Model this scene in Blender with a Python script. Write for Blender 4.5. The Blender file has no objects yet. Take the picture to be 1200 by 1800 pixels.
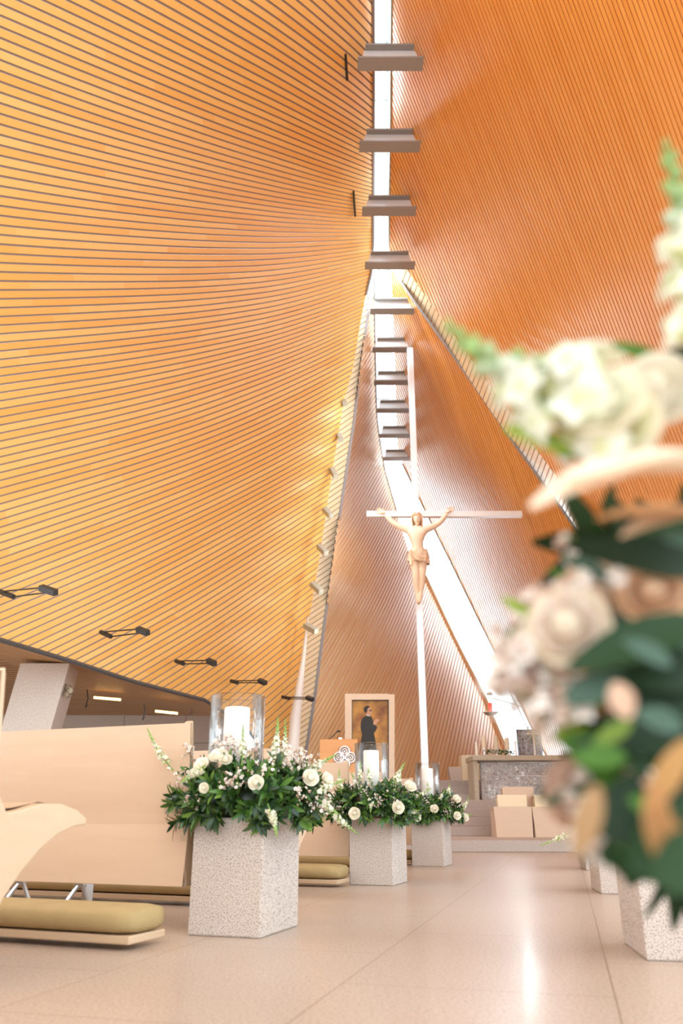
import bpy, bmesh, math, random
import numpy as np
from mathutils import Vector, Matrix

random.seed(11)
rng = np.random.RandomState(5)
SC = bpy.context.scene
COL = SC.collection
F = 1400.0
TH = math.radians(20.99)
CS, SN = math.cos(TH), math.sin(TH)
EYE = 0.5

# ------------------------------------------------------------------ camera, world, sun, exposure
cam_d = bpy.data.cameras.new('camera')
cam = bpy.data.objects.new('camera', cam_d)
COL.objects.link(cam)
cam.location = (0, 0, EYE)
cam.rotation_euler = (math.radians(90) + TH, 0, 0)
cam_d.sensor_fit = 'VERTICAL'
cam_d.sensor_height = 36.0
cam_d.lens = 28.0
cam_d.clip_start = 0.05
cam_d.clip_end = 300
cam_d.dof.use_dof = True
cam_d.dof.focus_distance = 6.5
cam_d.dof.aperture_fstop = 2.2
SC.camera = cam

world = bpy.data.worlds.new('world')
SC.world = world
world.use_nodes = True
wn = world.node_tree
wn.nodes.clear()
wo = wn.nodes.new('ShaderNodeOutputWorld')
wb = wn.nodes.new('ShaderNodeBackground')
wb.inputs[0].default_value = (0.84, 0.93, 1.0, 1)
wb.inputs[1].default_value = 2.6
wn.links.new(wb.outputs[0], wo.inputs[0])

def lamp(kind, name, loc, energy, color=(1, 1, 1), size=1.0, target=None, size_y=None):
    l = bpy.data.lights.new(name, kind)
    l.energy = energy
    l.color = color
    o = bpy.data.objects.new(name, l)
    COL.objects.link(o)
    o.location = loc
    if kind == 'AREA':
        l.size = size
        if size_y:
            l.shape = 'RECTANGLE'
            l.size_y = size_y
    elif kind in ('SPOT', 'POINT'):
        l.shadow_soft_size = size
    if target is not None:
        d = Vector(target) - Vector(loc)
        o.rotation_euler = d.to_track_quat('-Z', 'Y').to_euler()
    return o

# daylight falling in through the tall window behind the altar and the roof slot
lamp('AREA', 'window_daylight', (7.2, 29.5, 8.5), 1000, (0.92, 0.96, 1.0), size=3.0, size_y=10.0, target=(1.5, 14, 1.5))
lamp('AREA', 'slot_daylight', (0.75, 14.0, 13.9), 2600, (0.88, 0.94, 1.0), size=0.9, size_y=18.0, target=(3.2, 14.0, 0))

SC.view_settings.view_transform = 'Standard'
SC.view_settings.look = 'None'
SC.view_settings.gamma = 1.0
SC.view_settings.exposure = 0.48
SC.view_settings.use_curve_mapping = False
SC.cycles.max_bounces = 12
SC.cycles.diffuse_bounces = 6
SC.cycles.transparent_max_bounces = 12
SC.cycles.caustics_reflective = False
SC.cycles.caustics_refractive = False

# ------------------------------------------------------------------ measuring helpers
def P(px, py, Y):
    dx = (px - 600) / F; dz = (900 - py) / F
    t = Y / (CS - dz * SN)
    return Vector((dx * t, Y, EYE + (SN + dz * CS) * t))

def G(px, py, z=0.0):
    dx = (px - 600) / F; dz = (900 - py) / F
    t = (z - EYE) / (SN + dz * CS)
    return Vector((dx * t, (CS - dz * SN) * t, z))

# ------------------------------------------------------------------ materials
def new_mat(name):
    m = bpy.data.materials.new(name)
    m.use_nodes = True
    nt = m.node_tree
    b = nt.nodes['Principled BSDF']
    return m, nt, b

def simple(name, col, rough=0.5, metal=0.0, coat=0.0, spec=0.5, bump=0.0, bscale=40, var=0.0, vscale=8):
    m, nt, b = new_mat(name)
    b.inputs['Base Color'].default_value = (*col, 1)
    b.inputs['Roughness'].default_value = rough
    b.inputs['Metallic'].default_value = metal
    b.inputs['Coat Weight'].default_value = coat
    b.inputs['Specular IOR Level'].default_value = spec
    tc = nt.nodes.new('ShaderNodeTexCoord')
    if bump:
        n = nt.nodes.new('ShaderNodeTexNoise'); n.inputs['Scale'].default_value = bscale
        n.inputs['Detail'].default_value = 6
        nt.links.new(tc.outputs['Object'], n.inputs['Vector'])
        bp = nt.nodes.new('ShaderNodeBump'); bp.inputs['Strength'].default_value = bump
        bp.inputs['Distance'].default_value = 0.01
        nt.links.new(n.outputs['Fac'], bp.inputs['Height'])
        nt.links.new(bp.outputs['Normal'], b.inputs['Normal'])
    if var:
        n = nt.nodes.new('ShaderNodeTexNoise'); n.inputs['Scale'].default_value = vscale
        n.inputs['Detail'].default_value = 5
        nt.links.new(tc.outputs['Object'], n.inputs['Vector'])
        mx = nt.nodes.new('ShaderNodeMix'); mx.data_type = 'RGBA'
        mx.inputs[6].default_value = (*[c * (1 - var) for c in col], 1)
        mx.inputs[7].default_value = (*[min(1, c * (1 + var)) for c in col], 1)
        nt.links.new(n.outputs['Fac'], mx.inputs[0])
        nt.links.new(mx.outputs[2], b.inputs['Base Color'])
    return m

def emis(name, col, s):
    m, nt, b = new_mat(name)
    b.inputs['Base Color'].default_value = (*col, 1)
    b.inputs['Emission Color'].default_value = (*col, 1)
    b.inputs['Emission Strength'].default_value = s
    return m

def slat_wood(name, c_lo, c_hi, rough=0.35, coat=0.3, board=2.2, spec=0.5, cior=1.5):
    """wood slats: UV u = metres along the slat, v = slat number"""
    m, nt, b = new_mat(name)
    N = nt.nodes; L = nt.links
    uv = N.new('ShaderNodeUVMap')
    sp = N.new('ShaderNodeSeparateXYZ'); L.new(uv.outputs[0], sp.inputs[0])
    fl = N.new('ShaderNodeMath'); fl.operation = 'FLOOR'; L.new(sp.outputs[1], fl.inputs[0])
    w1 = N.new('ShaderNodeTexWhiteNoise'); w1.noise_dimensions = '1D'; L.new(fl.outputs[0], w1.inputs['W'])
    dv = N.new('ShaderNodeMath'); dv.operation = 'DIVIDE'; L.new(sp.outputs[0], dv.inputs[0]); dv.inputs[1].default_value = board
    ad = N.new('ShaderNodeMath'); ad.operation = 'ADD'; L.new(dv.outputs[0], ad.inputs[0]); L.new(w1.outputs['Value'], ad.inputs[1])
    f2 = N.new('ShaderNodeMath'); f2.operation = 'FLOOR'; L.new(ad.outputs[0], f2.inputs[0])
    cb = N.new('ShaderNodeCombineXYZ'); L.new(f2.outputs[0], cb.inputs[0]); L.new(fl.outputs[0], cb.inputs[1])
    w2 = N.new('ShaderNodeTexWhiteNoise'); w2.noise_dimensions = '2D'; L.new(cb.outputs[0], w2.inputs['Vector'])
    # fine grain along the board
    mp = N.new('ShaderNodeMapping'); mp.inputs['Scale'].default_value = (1.3, 6, 1); L.new(uv.outputs[0], mp.inputs[0])
    nz = N.new('ShaderNodeTexNoise'); nz.inputs['Scale'].default_value = 2.5; nz.inputs['Detail'].default_value = 6
    L.new(mp.outputs[0], nz.inputs['Vector'])
    mm = N.new('ShaderNodeMath'); mm.operation = 'MULTIPLY_ADD'; L.new(w2.outputs['Value'], mm.inputs[0]); mm.inputs[1].default_value = 0.75
    sb = N.new('ShaderNodeMath'); sb.operation = 'MULTIPLY'; L.new(nz.outputs['Fac'], sb.inputs[0]); sb.inputs[1].default_value = 0.35
    L.new(sb.outputs[0], mm.inputs[2])
    mx = N.new('ShaderNodeMix'); mx.data_type = 'RGBA'
    mx.inputs[6].default_value = (*c_lo, 1); mx.inputs[7].default_value = (*c_hi, 1)
    L.new(mm.outputs[0], mx.inputs[0])
    L.new(mx.outputs[2], b.inputs['Base Color'])
    b.inputs['Roughness'].default_value = rough
    b.inputs['Coat Weight'].default_value = coat
    b.inputs['Coat Roughness'].default_value = 0.3
    b.inputs['Coat IOR'].default_value = cior
    b.inputs['Specular IOR Level'].default_value = spec
    return m

def board_wood(name, c1, c2, rough=0.4, scale=(1, 8, 8), coat=0.2):
    m, nt, b = new_mat(name)
    N = nt.nodes; L = nt.links
    tc = N.new('ShaderNodeTexCoord')
    mp = N.new('ShaderNodeMapping'); mp.inputs['Scale'].default_value = scale
    L.new(tc.outputs['Object'], mp.inputs[0])
    nz = N.new('ShaderNodeTexNoise'); nz.inputs['Scale'].default_value = 2.0; nz.inputs['Detail'].default_value = 7
    nz.inputs['Distortion'].default_value = 0.6
    L.new(mp.outputs[0], nz.inputs['Vector'])
    mx = N.new('ShaderNodeMix'); mx.data_type = 'RGBA'
    mx.inputs[6].default_value = (*c1, 1); mx.inputs[7].default_value = (*c2, 1)
    L.new(nz.outputs['Fac'], mx.inputs[0]); L.new(mx.outputs[2], b.inputs['Base Color'])
    b.inputs['Roughness'].default_value = rough
    b.inputs['Coat Weight'].default_value = coat
    b.inputs['Coat Roughness'].default_value = 0.25
    return m

def granite(name, c_a, c_b, c_dark, rough=0.6, scale=140, dark=0.62, tiles=False, coat=0.0):
    m, nt, b = new_mat(name)
    N = nt.nodes; L = nt.links
    tc = N.new('ShaderNodeTexCoord')
    n1 = N.new('ShaderNodeTexNoise'); n1.inputs['Scale'].default_value = scale; n1.inputs['Detail'].default_value = 3
    L.new(tc.outputs['Object'], n1.inputs['Vector'])
    n2 = N.new('ShaderNodeTexNoise'); n2.inputs['Scale'].default_value = 2.2; n2.inputs['Detail'].default_value = 4
    L.new(tc.outputs['Object'], n2.inputs['Vector'])
    mx = N.new('ShaderNodeMix'); mx.data_type = 'RGBA'
    mx.inputs[6].default_value = (*c_a, 1); mx.inputs[7].default_value = (*c_b, 1)
    L.new(n2.outputs['Fac'], mx.inputs[0])
    cr = N.new('ShaderNodeValToRGB')
    cr.color_ramp.elements[0].position = 1 - dark; cr.color_ramp.elements[0].color = (1, 1, 1, 1)
    cr.color_ramp.elements[1].position = 1 - dark + 0.12; cr.color_ramp.elements[1].color = (0, 0, 0, 1)
    L.new(n1.outputs['Fac'], cr.inputs[0])
    mx2 = N.new('ShaderNodeMix'); mx2.data_type = 'RGBA'
    L.new(cr.outputs[0], mx2.inputs[0]); L.new(mx.outputs[2], mx2.inputs[6]); mx2.inputs[7].default_value = (*c_dark, 1)
    last = mx2.outputs[2]
    if tiles:
        mp = N.new('ShaderNodeMapping'); mp.inputs['Rotation'].default_value = (0, 0, math.radians(-75.1))
        mp.inputs['Location'].default_value = (0.3, 0.085, 0)
        L.new(tc.outputs['Object'], mp.inputs[0])
        br = N.new('ShaderNodeTexBrick')
        br.inputs['Scale'].default_value = 1.0
        br.inputs['Brick Width'].default_value = 1.26; br.inputs['Row Height'].default_value = 0.84
        br.inputs['Mortar Size'].default_value = 0.0035; br.inputs['Mortar Smooth'].default_value = 0.3
        br.inputs['Color1'].default_value = (0.97, 0.97, 0.97, 1); br.inputs['Color2'].default_value = (1.0, 0.985, 0.97, 1)
        br.inputs['Mortar'].default_value = (0.6, 0.55, 0.5, 1)
        L.new(mp.outputs[0], br.inputs['Vector'])
        mul = N.new('ShaderNodeMix'); mul.data_type = 'RGBA'; mul.blend_type = 'MULTIPLY'; mul.inputs[0].default_value = 1
        L.new(last, mul.inputs[6]); L.new(br.outputs['Color'], mul.inputs[7])
        last = mul.outputs[2]
    L.new(last, b.inputs['Base Color'])
    b.inputs['Roughness'].default_value = rough
    b.inputs['Coat Weight'].default_value = coat
    b.inputs['Coat Roughness'].default_value = 0.12
    return m

def vcol(name, rough=0.5, trans=0.0, sss=0.0, spec=0.4):
    m, nt, b = new_mat(name)
    a = nt.nodes.new('ShaderNodeVertexColor'); a.layer_name = 'Col'
    nt.links.new(a.outputs[0], b.inputs['Base Color'])
    b.inputs['Roughness'].default_value = rough
    b.inputs['Specular IOR Level'].default_value = spec
    if trans:
        tb = nt.nodes.new('ShaderNodeBsdfTranslucent')
        nt.links.new(a.outputs[0], tb.inputs[0])
        ms = nt.nodes.new('ShaderNodeMixShader'); ms.inputs[0].default_value = trans
        out = nt.nodes['Material Output']
        nt.links.new(b.outputs[0], ms.inputs[1]); nt.links.new(tb.outputs[0], ms.inputs[2])
        nt.links.new(ms.outputs[0], out.inputs[0])
    return m

def glass_mat(name, tint=(1, 1, 1), gloss=0.1, rip=0.0):
    m = bpy.data.materials.new(name); m.use_nodes = True
    nt = m.node_tree; nt.nodes.clear()
    out = nt.nodes.new('ShaderNodeOutputMaterial')
    tr = nt.nodes.new('ShaderNodeBsdfTransparent'); tr.inputs[0].default_value = (*tint, 1)
    gl = nt.nodes.new('ShaderNodeBsdfGlossy'); gl.inputs['Roughness'].default_value = 0.03
    fr = nt.nodes.new('ShaderNodeFresnel'); fr.inputs[0].default_value = 1.5
    ml = nt.nodes.new('ShaderNodeMath'); ml.operation = 'MULTIPLY'; ml.inputs[1].default_value = gloss * 10
    ml.use_clamp = True
    nt.links.new(fr.outputs[0], ml.inputs[0])
    mx = nt.nodes.new('ShaderNodeMixShader')
    nt.links.new(ml.outputs[0], mx.inputs[0]); nt.links.new(tr.outputs[0], mx.inputs[1]); nt.links.new(gl.outputs[0], mx.inputs[2])
    nt.links.new(mx.outputs[0], out.inputs[0])
    if rip:
        tc = nt.nodes.new('ShaderNodeTexCoord')
        mp = nt.nodes.new('ShaderNodeMapping'); mp.inputs['Scale'].default_value = (1, 1, 0.25)
        nz = nt.nodes.new('ShaderNodeTexNoise'); nz.inputs['Scale'].default_value = 28
        bp = nt.nodes.new('ShaderNodeBump'); bp.inputs['Strength'].default_value = rip; bp.inputs['Distance'].default_value = 0.02
        nt.links.new(tc.outputs['Object'], mp.inputs[0]); nt.links.new(mp.outputs[0], nz.inputs['Vector'])
        nt.links.new(nz.outputs['Fac'], bp.inputs['Height'])
        nt.links.new(bp.outputs['Normal'], gl.inputs['Normal']); nt.links.new(bp.outputs['Normal'], fr.inputs['Normal'])
    return m

def relief_mat(name, c1, c2, scale=14, metal=0.85):
    m, nt, b = new_mat(name)
    N = nt.nodes; L = nt.links
    tc = N.new('ShaderNodeTexCoord')
    v = N.new('ShaderNodeTexVoronoi'); v.inputs['Scale'].default_value = scale; v.feature = 'SMOOTH_F1'
    w = N.new('ShaderNodeTexNoise'); w.inputs['Scale'].default_value = scale * 0.8; w.inputs['Distortion'].default_value = 3.5
    w.inputs['Detail'].default_value = 3
    L.new(tc.outputs['Object'], v.inputs['Vector']); L.new(tc.outputs['Object'], w.inputs['Vector'])
    ad = N.new('ShaderNodeMath'); ad.operation = 'ADD'; L.new(v.outputs['Distance'], ad.inputs[0]); L.new(w.outputs['Fac'], ad.inputs[1])
    cr = N.new('ShaderNodeValToRGB'); cr.color_ramp.elements[0].position = 0.5; cr.color_ramp.elements[1].position = 0.85
    cr.color_ramp.elements[0].color = (*c1, 1); cr.color_ramp.elements[1].color = (*c2, 1)
    L.new(ad.outputs[0], cr.inputs[0]); L.new(cr.outputs[0], b.inputs['Base Color'])
    bp = N.new('ShaderNodeBump'); bp.inputs['Strength'].default_value = 1.0; bp.inputs['Distance'].default_value = 0.05
    L.new(ad.outputs[0], bp.inputs['Height']); L.new(bp.outputs['Normal'], b.inputs['Normal'])
    b.inputs['Metallic'].default_value = metal; b.inputs['Roughness'].default_value = 0.35
    return m

M = {}
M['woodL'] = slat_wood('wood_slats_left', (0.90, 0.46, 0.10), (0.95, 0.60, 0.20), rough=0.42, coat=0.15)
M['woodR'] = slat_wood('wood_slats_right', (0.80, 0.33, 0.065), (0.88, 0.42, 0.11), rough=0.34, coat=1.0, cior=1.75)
M['woodB'] = slat_wood('wood_slats_back', (0.86, 0.54, 0.26), (0.92, 0.66, 0.38), rough=0.45, coat=0.2)
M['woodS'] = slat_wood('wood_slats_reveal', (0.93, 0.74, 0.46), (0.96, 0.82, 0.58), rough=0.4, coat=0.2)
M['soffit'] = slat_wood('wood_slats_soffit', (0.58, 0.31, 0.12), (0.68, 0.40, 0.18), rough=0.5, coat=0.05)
M['woodN'] = board_wood('rear_blocker_wood', (0.78, 0.42, 0.16), (0.86, 0.52, 0.22))
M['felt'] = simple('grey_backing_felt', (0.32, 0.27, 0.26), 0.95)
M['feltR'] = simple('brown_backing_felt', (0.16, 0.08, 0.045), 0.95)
M['floor'] = granite('polished_floor_granite', (0.45, 0.36, 0.29), (0.52, 0.43, 0.365), (0.36, 0.265, 0.20), rough=0.36, scale=90, dark=0.6, tiles=True, coat=0.12)
M['ped'] = granite('pedestal_granite', (0.56, 0.48, 0.42), (0.61, 0.53, 0.47), (0.27, 0.21, 0.17), rough=0.75, scale=170, dark=0.62)
M['step'] = granite('step_granite', (0.48, 0.40, 0.35), (0.54, 0.46, 0.41), (0.34, 0.27, 0.23), rough=0.5, scale=90, dark=0.6)
M['stone'] = granite('pale_limestone', (0.60, 0.50, 0.42), (0.66, 0.56, 0.48), (0.50, 0.41, 0.34), rough=0.7, scale=60, dark=0.6)
M['pew'] = board_wood('pale_beech_plywood', (0.63, 0.44, 0.29), (0.70, 0.51, 0.36), 0.38, (1.2, 9, 9), 0.25)
M['pewedge'] = board_wood('beech_end_grain', (0.53, 0.375, 0.23), (0.60, 0.44, 0.29), 0.45, (4, 4, 12), 0.1)
M['framewood'] = board_wood('bleached_frame_wood', (0.74, 0.57, 0.40), (0.80, 0.64, 0.47), 0.45, (4, 4, 4), 0.1)
M['cushion'] = simple('olive_suede', (0.40, 0.29, 0.13), 0.85, bump=0.2, bscale=120, var=0.15)
M['chrome'] = simple('brushed_steel', (0.6, 0.6, 0.6), 0.3, metal=0.9)
M['beam'] = simple('steel_lit_web', (0.78, 0.80, 0.82), 0.35, metal=0.2, var=0.12, vscale=2)  # beam webs: sky light falling on them is put into this paler colour
M['flange'] = simple('steel_shaded_flange', (0.30, 0.28, 0.26), 0.5, var=0.1, vscale=2)  # flanges: same steel, shade of their undersides put into the darker colour
M['trim'] = simple('grey_metal_trim', (0.30, 0.29, 0.30), 0.5, metal=0.3)
M['trimw'] = board_wood('pale_edge_board', (0.85, 0.68, 0.45), (0.9, 0.75, 0.55), 0.4)
M['frame_teal'] = simple('pale_teal_mullion', (0.45, 0.55, 0.53), 0.4, metal=0.3)
M['glass'] = glass_mat('skylight_glass', (0.97, 0.99, 1.0), 0.05)
M['vase'] = glass_mat('rippled_vase_glass', (0.97, 0.97, 0.96), 0.07, rip=0.35)
M['cross'] = simple('brushed_white_aluminium', (0.86, 0.87, 0.90), 0.3, metal=0.25)
M['statue'] = simple('carved_limewood', (0.86, 0.66, 0.49), 0.55, bump=0.15, bscale=30, var=0.08)
M['hair'] = simple('carved_hair', (0.76, 0.52, 0.34), 0.6, bump=0.6, bscale=60)
M['cloth'] = simple('carved_loincloth', (0.82, 0.60, 0.42), 0.6)
M['wax'] = simple('white_wax', (0.93, 0.87, 0.80), 0.45, spec=0.4)
M['waxb'] = simple('beige_wax', (0.80, 0.66, 0.48), 0.5)
M['leaf'] = vcol('waxy_leaf', 0.33, 0.18, spec=0.5)
M['leaf_big'] = vcol('broad_dark_leaf', 0.5, 0.10, spec=0.22)
M['petal'] = vcol('flower_petal', 0.6, 0.3, spec=0.2)
M['black'] = simple('black_metal', (0.03, 0.028, 0.028), 0.5)
M['greylamp'] = simple('grey_green_metal', (0.42, 0.44, 0.40), 0.45, metal=0.3)
M['orange_wood'] = board_wood('honey_oak_veneer', (0.68, 0.27, 0.06), (0.80, 0.38, 0.10), 0.4, (1, 10, 10))
M['silver'] = relief_mat('embossed_silver', (0.5, 0.43, 0.39), (0.95, 0.92, 0.90), 16, 0.5)
M['silverb'] = relief_mat('embossed_blue_silver', (0.12, 0.13, 0.2), (0.62, 0.62, 0.68), 16, 0.6)
M['bright'] = simple('polished_silver', (0.88, 0.86, 0.84), 0.28, metal=0.5)
M['brass'] = simple('aged_bronze', (0.35, 0.27, 0.18), 0.4, metal=0.7)
M['red'] = emis('red_glass_candle', (1.0, 0.05, 0.03), 1.2)
M['strip'] = emis('warm_strip_light', (1.0, 0.62, 0.22), 5)
M['white'] = simple('white_lacquer', (0.85, 0.83, 0.8), 0.4)
M['altar'] = granite('altar_stone', (0.50, 0.41, 0.29), (0.60, 0.50, 0.36), (0.33, 0.27, 0.19), rough=0.5, scale=60)
M['cream'] = simple('cream_panel', (0.86, 0.74, 0.52), 0.5)

# ------------------------------------------------------------------ mesh helpers
class MB:
    def __init__(s):
        s.v = []; s.f = []; s.c = []; s.uv = []
    def vert(s, p):
        s.v.append((p[0], p[1], p[2])); return len(s.v) - 1
    def face(s, idx, col=(1, 1, 1), uv=None):
        s.f.append(tuple(idx)); s.c.append(col); s.uv.append(uv)
    def grid(s, pts, col=(1, 1, 1), cols=None, closed=False):
        n = len(pts); m = len(pts[0]); base = len(s.v)
        for r in pts:
            for p in r: s.vert(p)
        for i in range(n - 1):
            for j in range(m if closed else m - 1):
                a = base + i * m + j; b = base + i * m + (j + 1) % m
                s.face((a, b, b + m, a + m), cols[i] if cols else col)
    def box(s, lo, hi, col=(1, 1, 1), mat=None):
        x0, y0, z0 = lo; x1, y1, z1 = hi
        ps = [Vector(q) for q in ((x0, y0, z0), (x1, y0, z0), (x1, y1, z0), (x0, y1, z0), (x0, y0, z1), (x1, y0, z1), (x1, y1, z1), (x0, y1, z1))]
        if mat is not None: ps = [mat @ q for q in ps]
        b = len(s.v)
        for q in ps: s.vert(q)
        for f in ((0, 3, 2, 1), (4, 5, 6, 7), (0, 1, 5, 4), (1, 2, 6, 5), (2, 3, 7, 6), (3, 0, 4, 7)):
            s.face([b + i for i in f], col)
    def hexa(s, a, b_, col=(1, 1, 1)):
        """a: 4 pts of one side, b_: 4 matching pts of the other"""
        b = len(s.v)
        for q in list(a) + list(b_): s.vert(q)
        for f in ((0, 1, 2, 3), (7, 6, 5, 4), (0, 4, 5, 1), (1, 5, 6, 2), (2, 6, 7, 3), (3, 7, 4, 0)):
            s.face([b + i for i in f], col)
    def prism(s, poly, off, col=(1, 1, 1)):
        n = len(poly); b = len(s.v); off = Vector(off)
        for q in poly: s.vert(q)
        for q in poly: s.vert(Vector(q) + off)
        s.face(range(b, b + n), col); s.face(list(range(b + n, b + 2 * n))[::-1], col)
        for i in range(n):
            j = (i + 1) % n
            s.face((b + i, b + n + i, b + n + j, b + j), col)
    def tube(s, pts, rad, n=8, col=(1, 1, 1), cap=True):
        pts = [Vector(p) for p in pts]
        if not hasattr(rad, '__len__'): rad = [rad] * len(pts)
        rings = []
        up = Vector((0.3, 0.2, 1)).normalized()
        for i, p in enumerate(pts):
            d = (pts[min(i + 1, len(pts) - 1)] - pts[max(i - 1, 0)]).normalized()
            a = d.cross(up)
            if a.length < 1e-3: a = d.cross(Vector((1, 0, 0)))
            a.normalize(); bb = d.cross(a)
            rings.append([p + (a * math.cos(2 * math.pi * k / n) + bb * math.sin(2 * math.pi * k / n)) * rad[i] for k in range(n)])
        b = len(s.v)
        s.grid(rings, col, closed=True)
        if cap:
            s.face(range(b, b + n), col); s.face(list(range(b + (len(pts) - 1) * n, b + len(pts) * n))[::-1], col)
    def lathe(s, prof, c=(0, 0, 0), n=32, col=(1, 1, 1)):
        c = Vector(c)
        rings = [[c + Vector((r * math.cos(2 * math.pi * k / n), r * math.sin(2 * math.pi * k / n), z)) for k in range(n)] for r, z in prof]
        s.grid(rings, col, closed=True)
    def blob(s, c, r, col, sc=(1, 1, 1), n=7, m=5, jit=0.0, axis=None):
        c = Vector(c); rings = []
        R = Matrix.Identity(3)
        if axis is not None: R = Vector(axis).to_track_quat('Z', 'Y').to_matrix()
        for i in range(m + 1):
            ph = math.pi * i / m
            rr = []
            for k in range(n):
                a = 2 * math.pi * k / n
                q = Vector((math.sin(ph) * math.cos(a) * sc[0], math.sin(ph) * math.sin(a) * sc[1], -math.cos(ph) * sc[2]))
                q *= r * (1 + (random.uniform(-jit, jit) if 0 < i < m else 0))
                rr.append(c + R @ q)
            rings.append(rr)
        s.grid(rings, col, closed=True)
    def build(s, name, mat, parent=None, smooth=False, loc=None, bevel=0, solid=0):
        me = bpy.data.meshes.new(name)
        me.from_pydata(s.v, [], s.f)
        ca = me.color_attributes.new('Col', 'FLOAT_COLOR', 'CORNER')
        li = 0
        arr = np.empty((len(me.loops), 4), dtype=np.float32)
        for fi, f in enumerate(s.f):
            k = len(f)
            arr[li:li + k, :3] = s.c[fi]; arr[li:li + k, 3] = 1
            li += k
        ca.data.foreach_set('color', arr.ravel())
        if any(u is not None for u in s.uv):
            ul = me.uv_layers.new(name='UVMap')
            ua = np.zeros((len(me.loops), 2), dtype=np.float32); li = 0
            for fi, f in enumerate(s.f):
                k = len(f)
                if s.uv[fi] is not None: ua[li:li + k] = s.uv[fi]
                li += k
            ul.data.foreach_set('uv', ua.ravel())
        me.materials.append(mat)
        if smooth:
            me.polygons.foreach_set('use_smooth', [True] * len(me.polygons))
        me.update()
        o = bpy.data.objects.new(name, me)
        COL.objects.link(o)
        if loc is not None: o.location = loc
        if parent is not None: o.parent = parent
        if bevel:
            md = o.modifiers.new('bevel', 'BEVEL'); md.width = bevel; md.segments = 2; md.limit_method = 'ANGLE'
        if solid:
            md = o.modifiers.new('solid', 'SOLIDIFY'); md.thickness = solid
        return o

def fixn(o):
    bm = bmesh.new(); bm.from_mesh(o.data); bmesh.ops.recalc_face_normals(bm, faces=bm.faces); bm.to_mesh(o.data); bm.free()
    return o

def tag(o, label=None, cat=None, group=None, kind=None):
    if label: o['label'] = label
    if cat: o['category'] = cat
    if group: o['group'] = group
    if kind: o['kind'] = kind
    return o

def empty(name, loc=(0, 0, 0), rz=0.0):
    o = bpy.data.objects.new(name, None); COL.objects.link(o)
    o.location = loc; o.rotation_euler = (0, 0, rz)
    o.empty_display_size = 0.1
    return o

def kids(o): return [c for c in bpy.data.objects if c.parent == o]
def copy_tree(o, parent=None):
    c = o.copy(); COL.objects.link(c)
    if parent is not None: c.parent = parent
    for ch in kids(o): copy_tree(ch, c)
    return c

def struct(name, mb, mat, parent=None, **k):
    o = mb.build(name, mat, parent, **k)
    if parent is None: o['kind'] = 'structure'
    return o

# ------------------------------------------------------------------ slatted shells
class TPS:
    """smooth surface depth through measured points"""
    def __init__(s, pts):
        a = np.array(pts, float); s.x = a[:, :2] / 400.0; n = len(a)
        K = s.k(s.x, s.x) + np.eye(n) * 0.0
        Pm = np.hstack([np.ones((n, 1)), s.x])
        A = np.zeros((n + 3, n + 3)); A[:n, :n] = K; A[:n, n:] = Pm; A[n:, :n] = Pm.T
        s.w = np.linalg.solve(A, np.concatenate([a[:, 2], np.zeros(3)]))
    def k(s, a, b):
        r2 = ((a[:, None, :] - b[None, :, :]) ** 2).sum(-1)
        return r2 ** 1.5
    def __call__(s, px, py):
        q = np.stack([np.ravel(px), np.ravel(py)], 1) / 400.0
        n = len(s.x)
        r = s.k(q, s.x) @ s.w[:n] + s.w[n] + q @ s.w[n + 1:]
        return r.reshape(np.shape(px))

def Pn(px, py, Y):
    dx = (px - 600) / F; dz = (900 - py) / F
    t = Y / (CS - dz * SN)
    return np.stack([dx * t, Y, EYE + (SN + dz * CS) * t], -1)

def table(xs, ys, vals):
    xs = np.array(xs, float); ys = np.array(ys, float); V = np.array(vals, float)
    def f(x, y):
        x = np.clip(x, xs[0], xs[-1]); y = np.clip(y, ys[0], ys[-1])
        i = np.clip(np.searchsorted(xs, x) - 1, 0, len(xs) - 2); j = np.clip(np.searchsorted(ys, y) - 1, 0, len(ys) - 2)
        u = (x - xs[i]) / (xs[i + 1] - xs[i]); v = (y - ys[j]) / (ys[j + 1] - ys[j])
        return (V[j, i] * (1 - u) * (1 - v) + V[j, i + 1] * u * (1 - v) + V[j + 1, i] * (1 - u) * v + V[j + 1, i + 1] * u * v)
    return f

def inpoly(x, y, poly):
    x = np.asarray(x); y = np.asarray(y); c = np.zeros(x.shape, bool); n = len(poly)
    for i in range(n):
        x0, y0 = poly[i]; x1, y1 = poly[(i + 1) % n]
        if y0 == y1: continue
        cond = ((y0 > y) != (y1 > y)) & (x < (x1 - x0) * (y - y0) / (y1 - y0) + x0)
        c ^= cond
    return c

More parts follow.
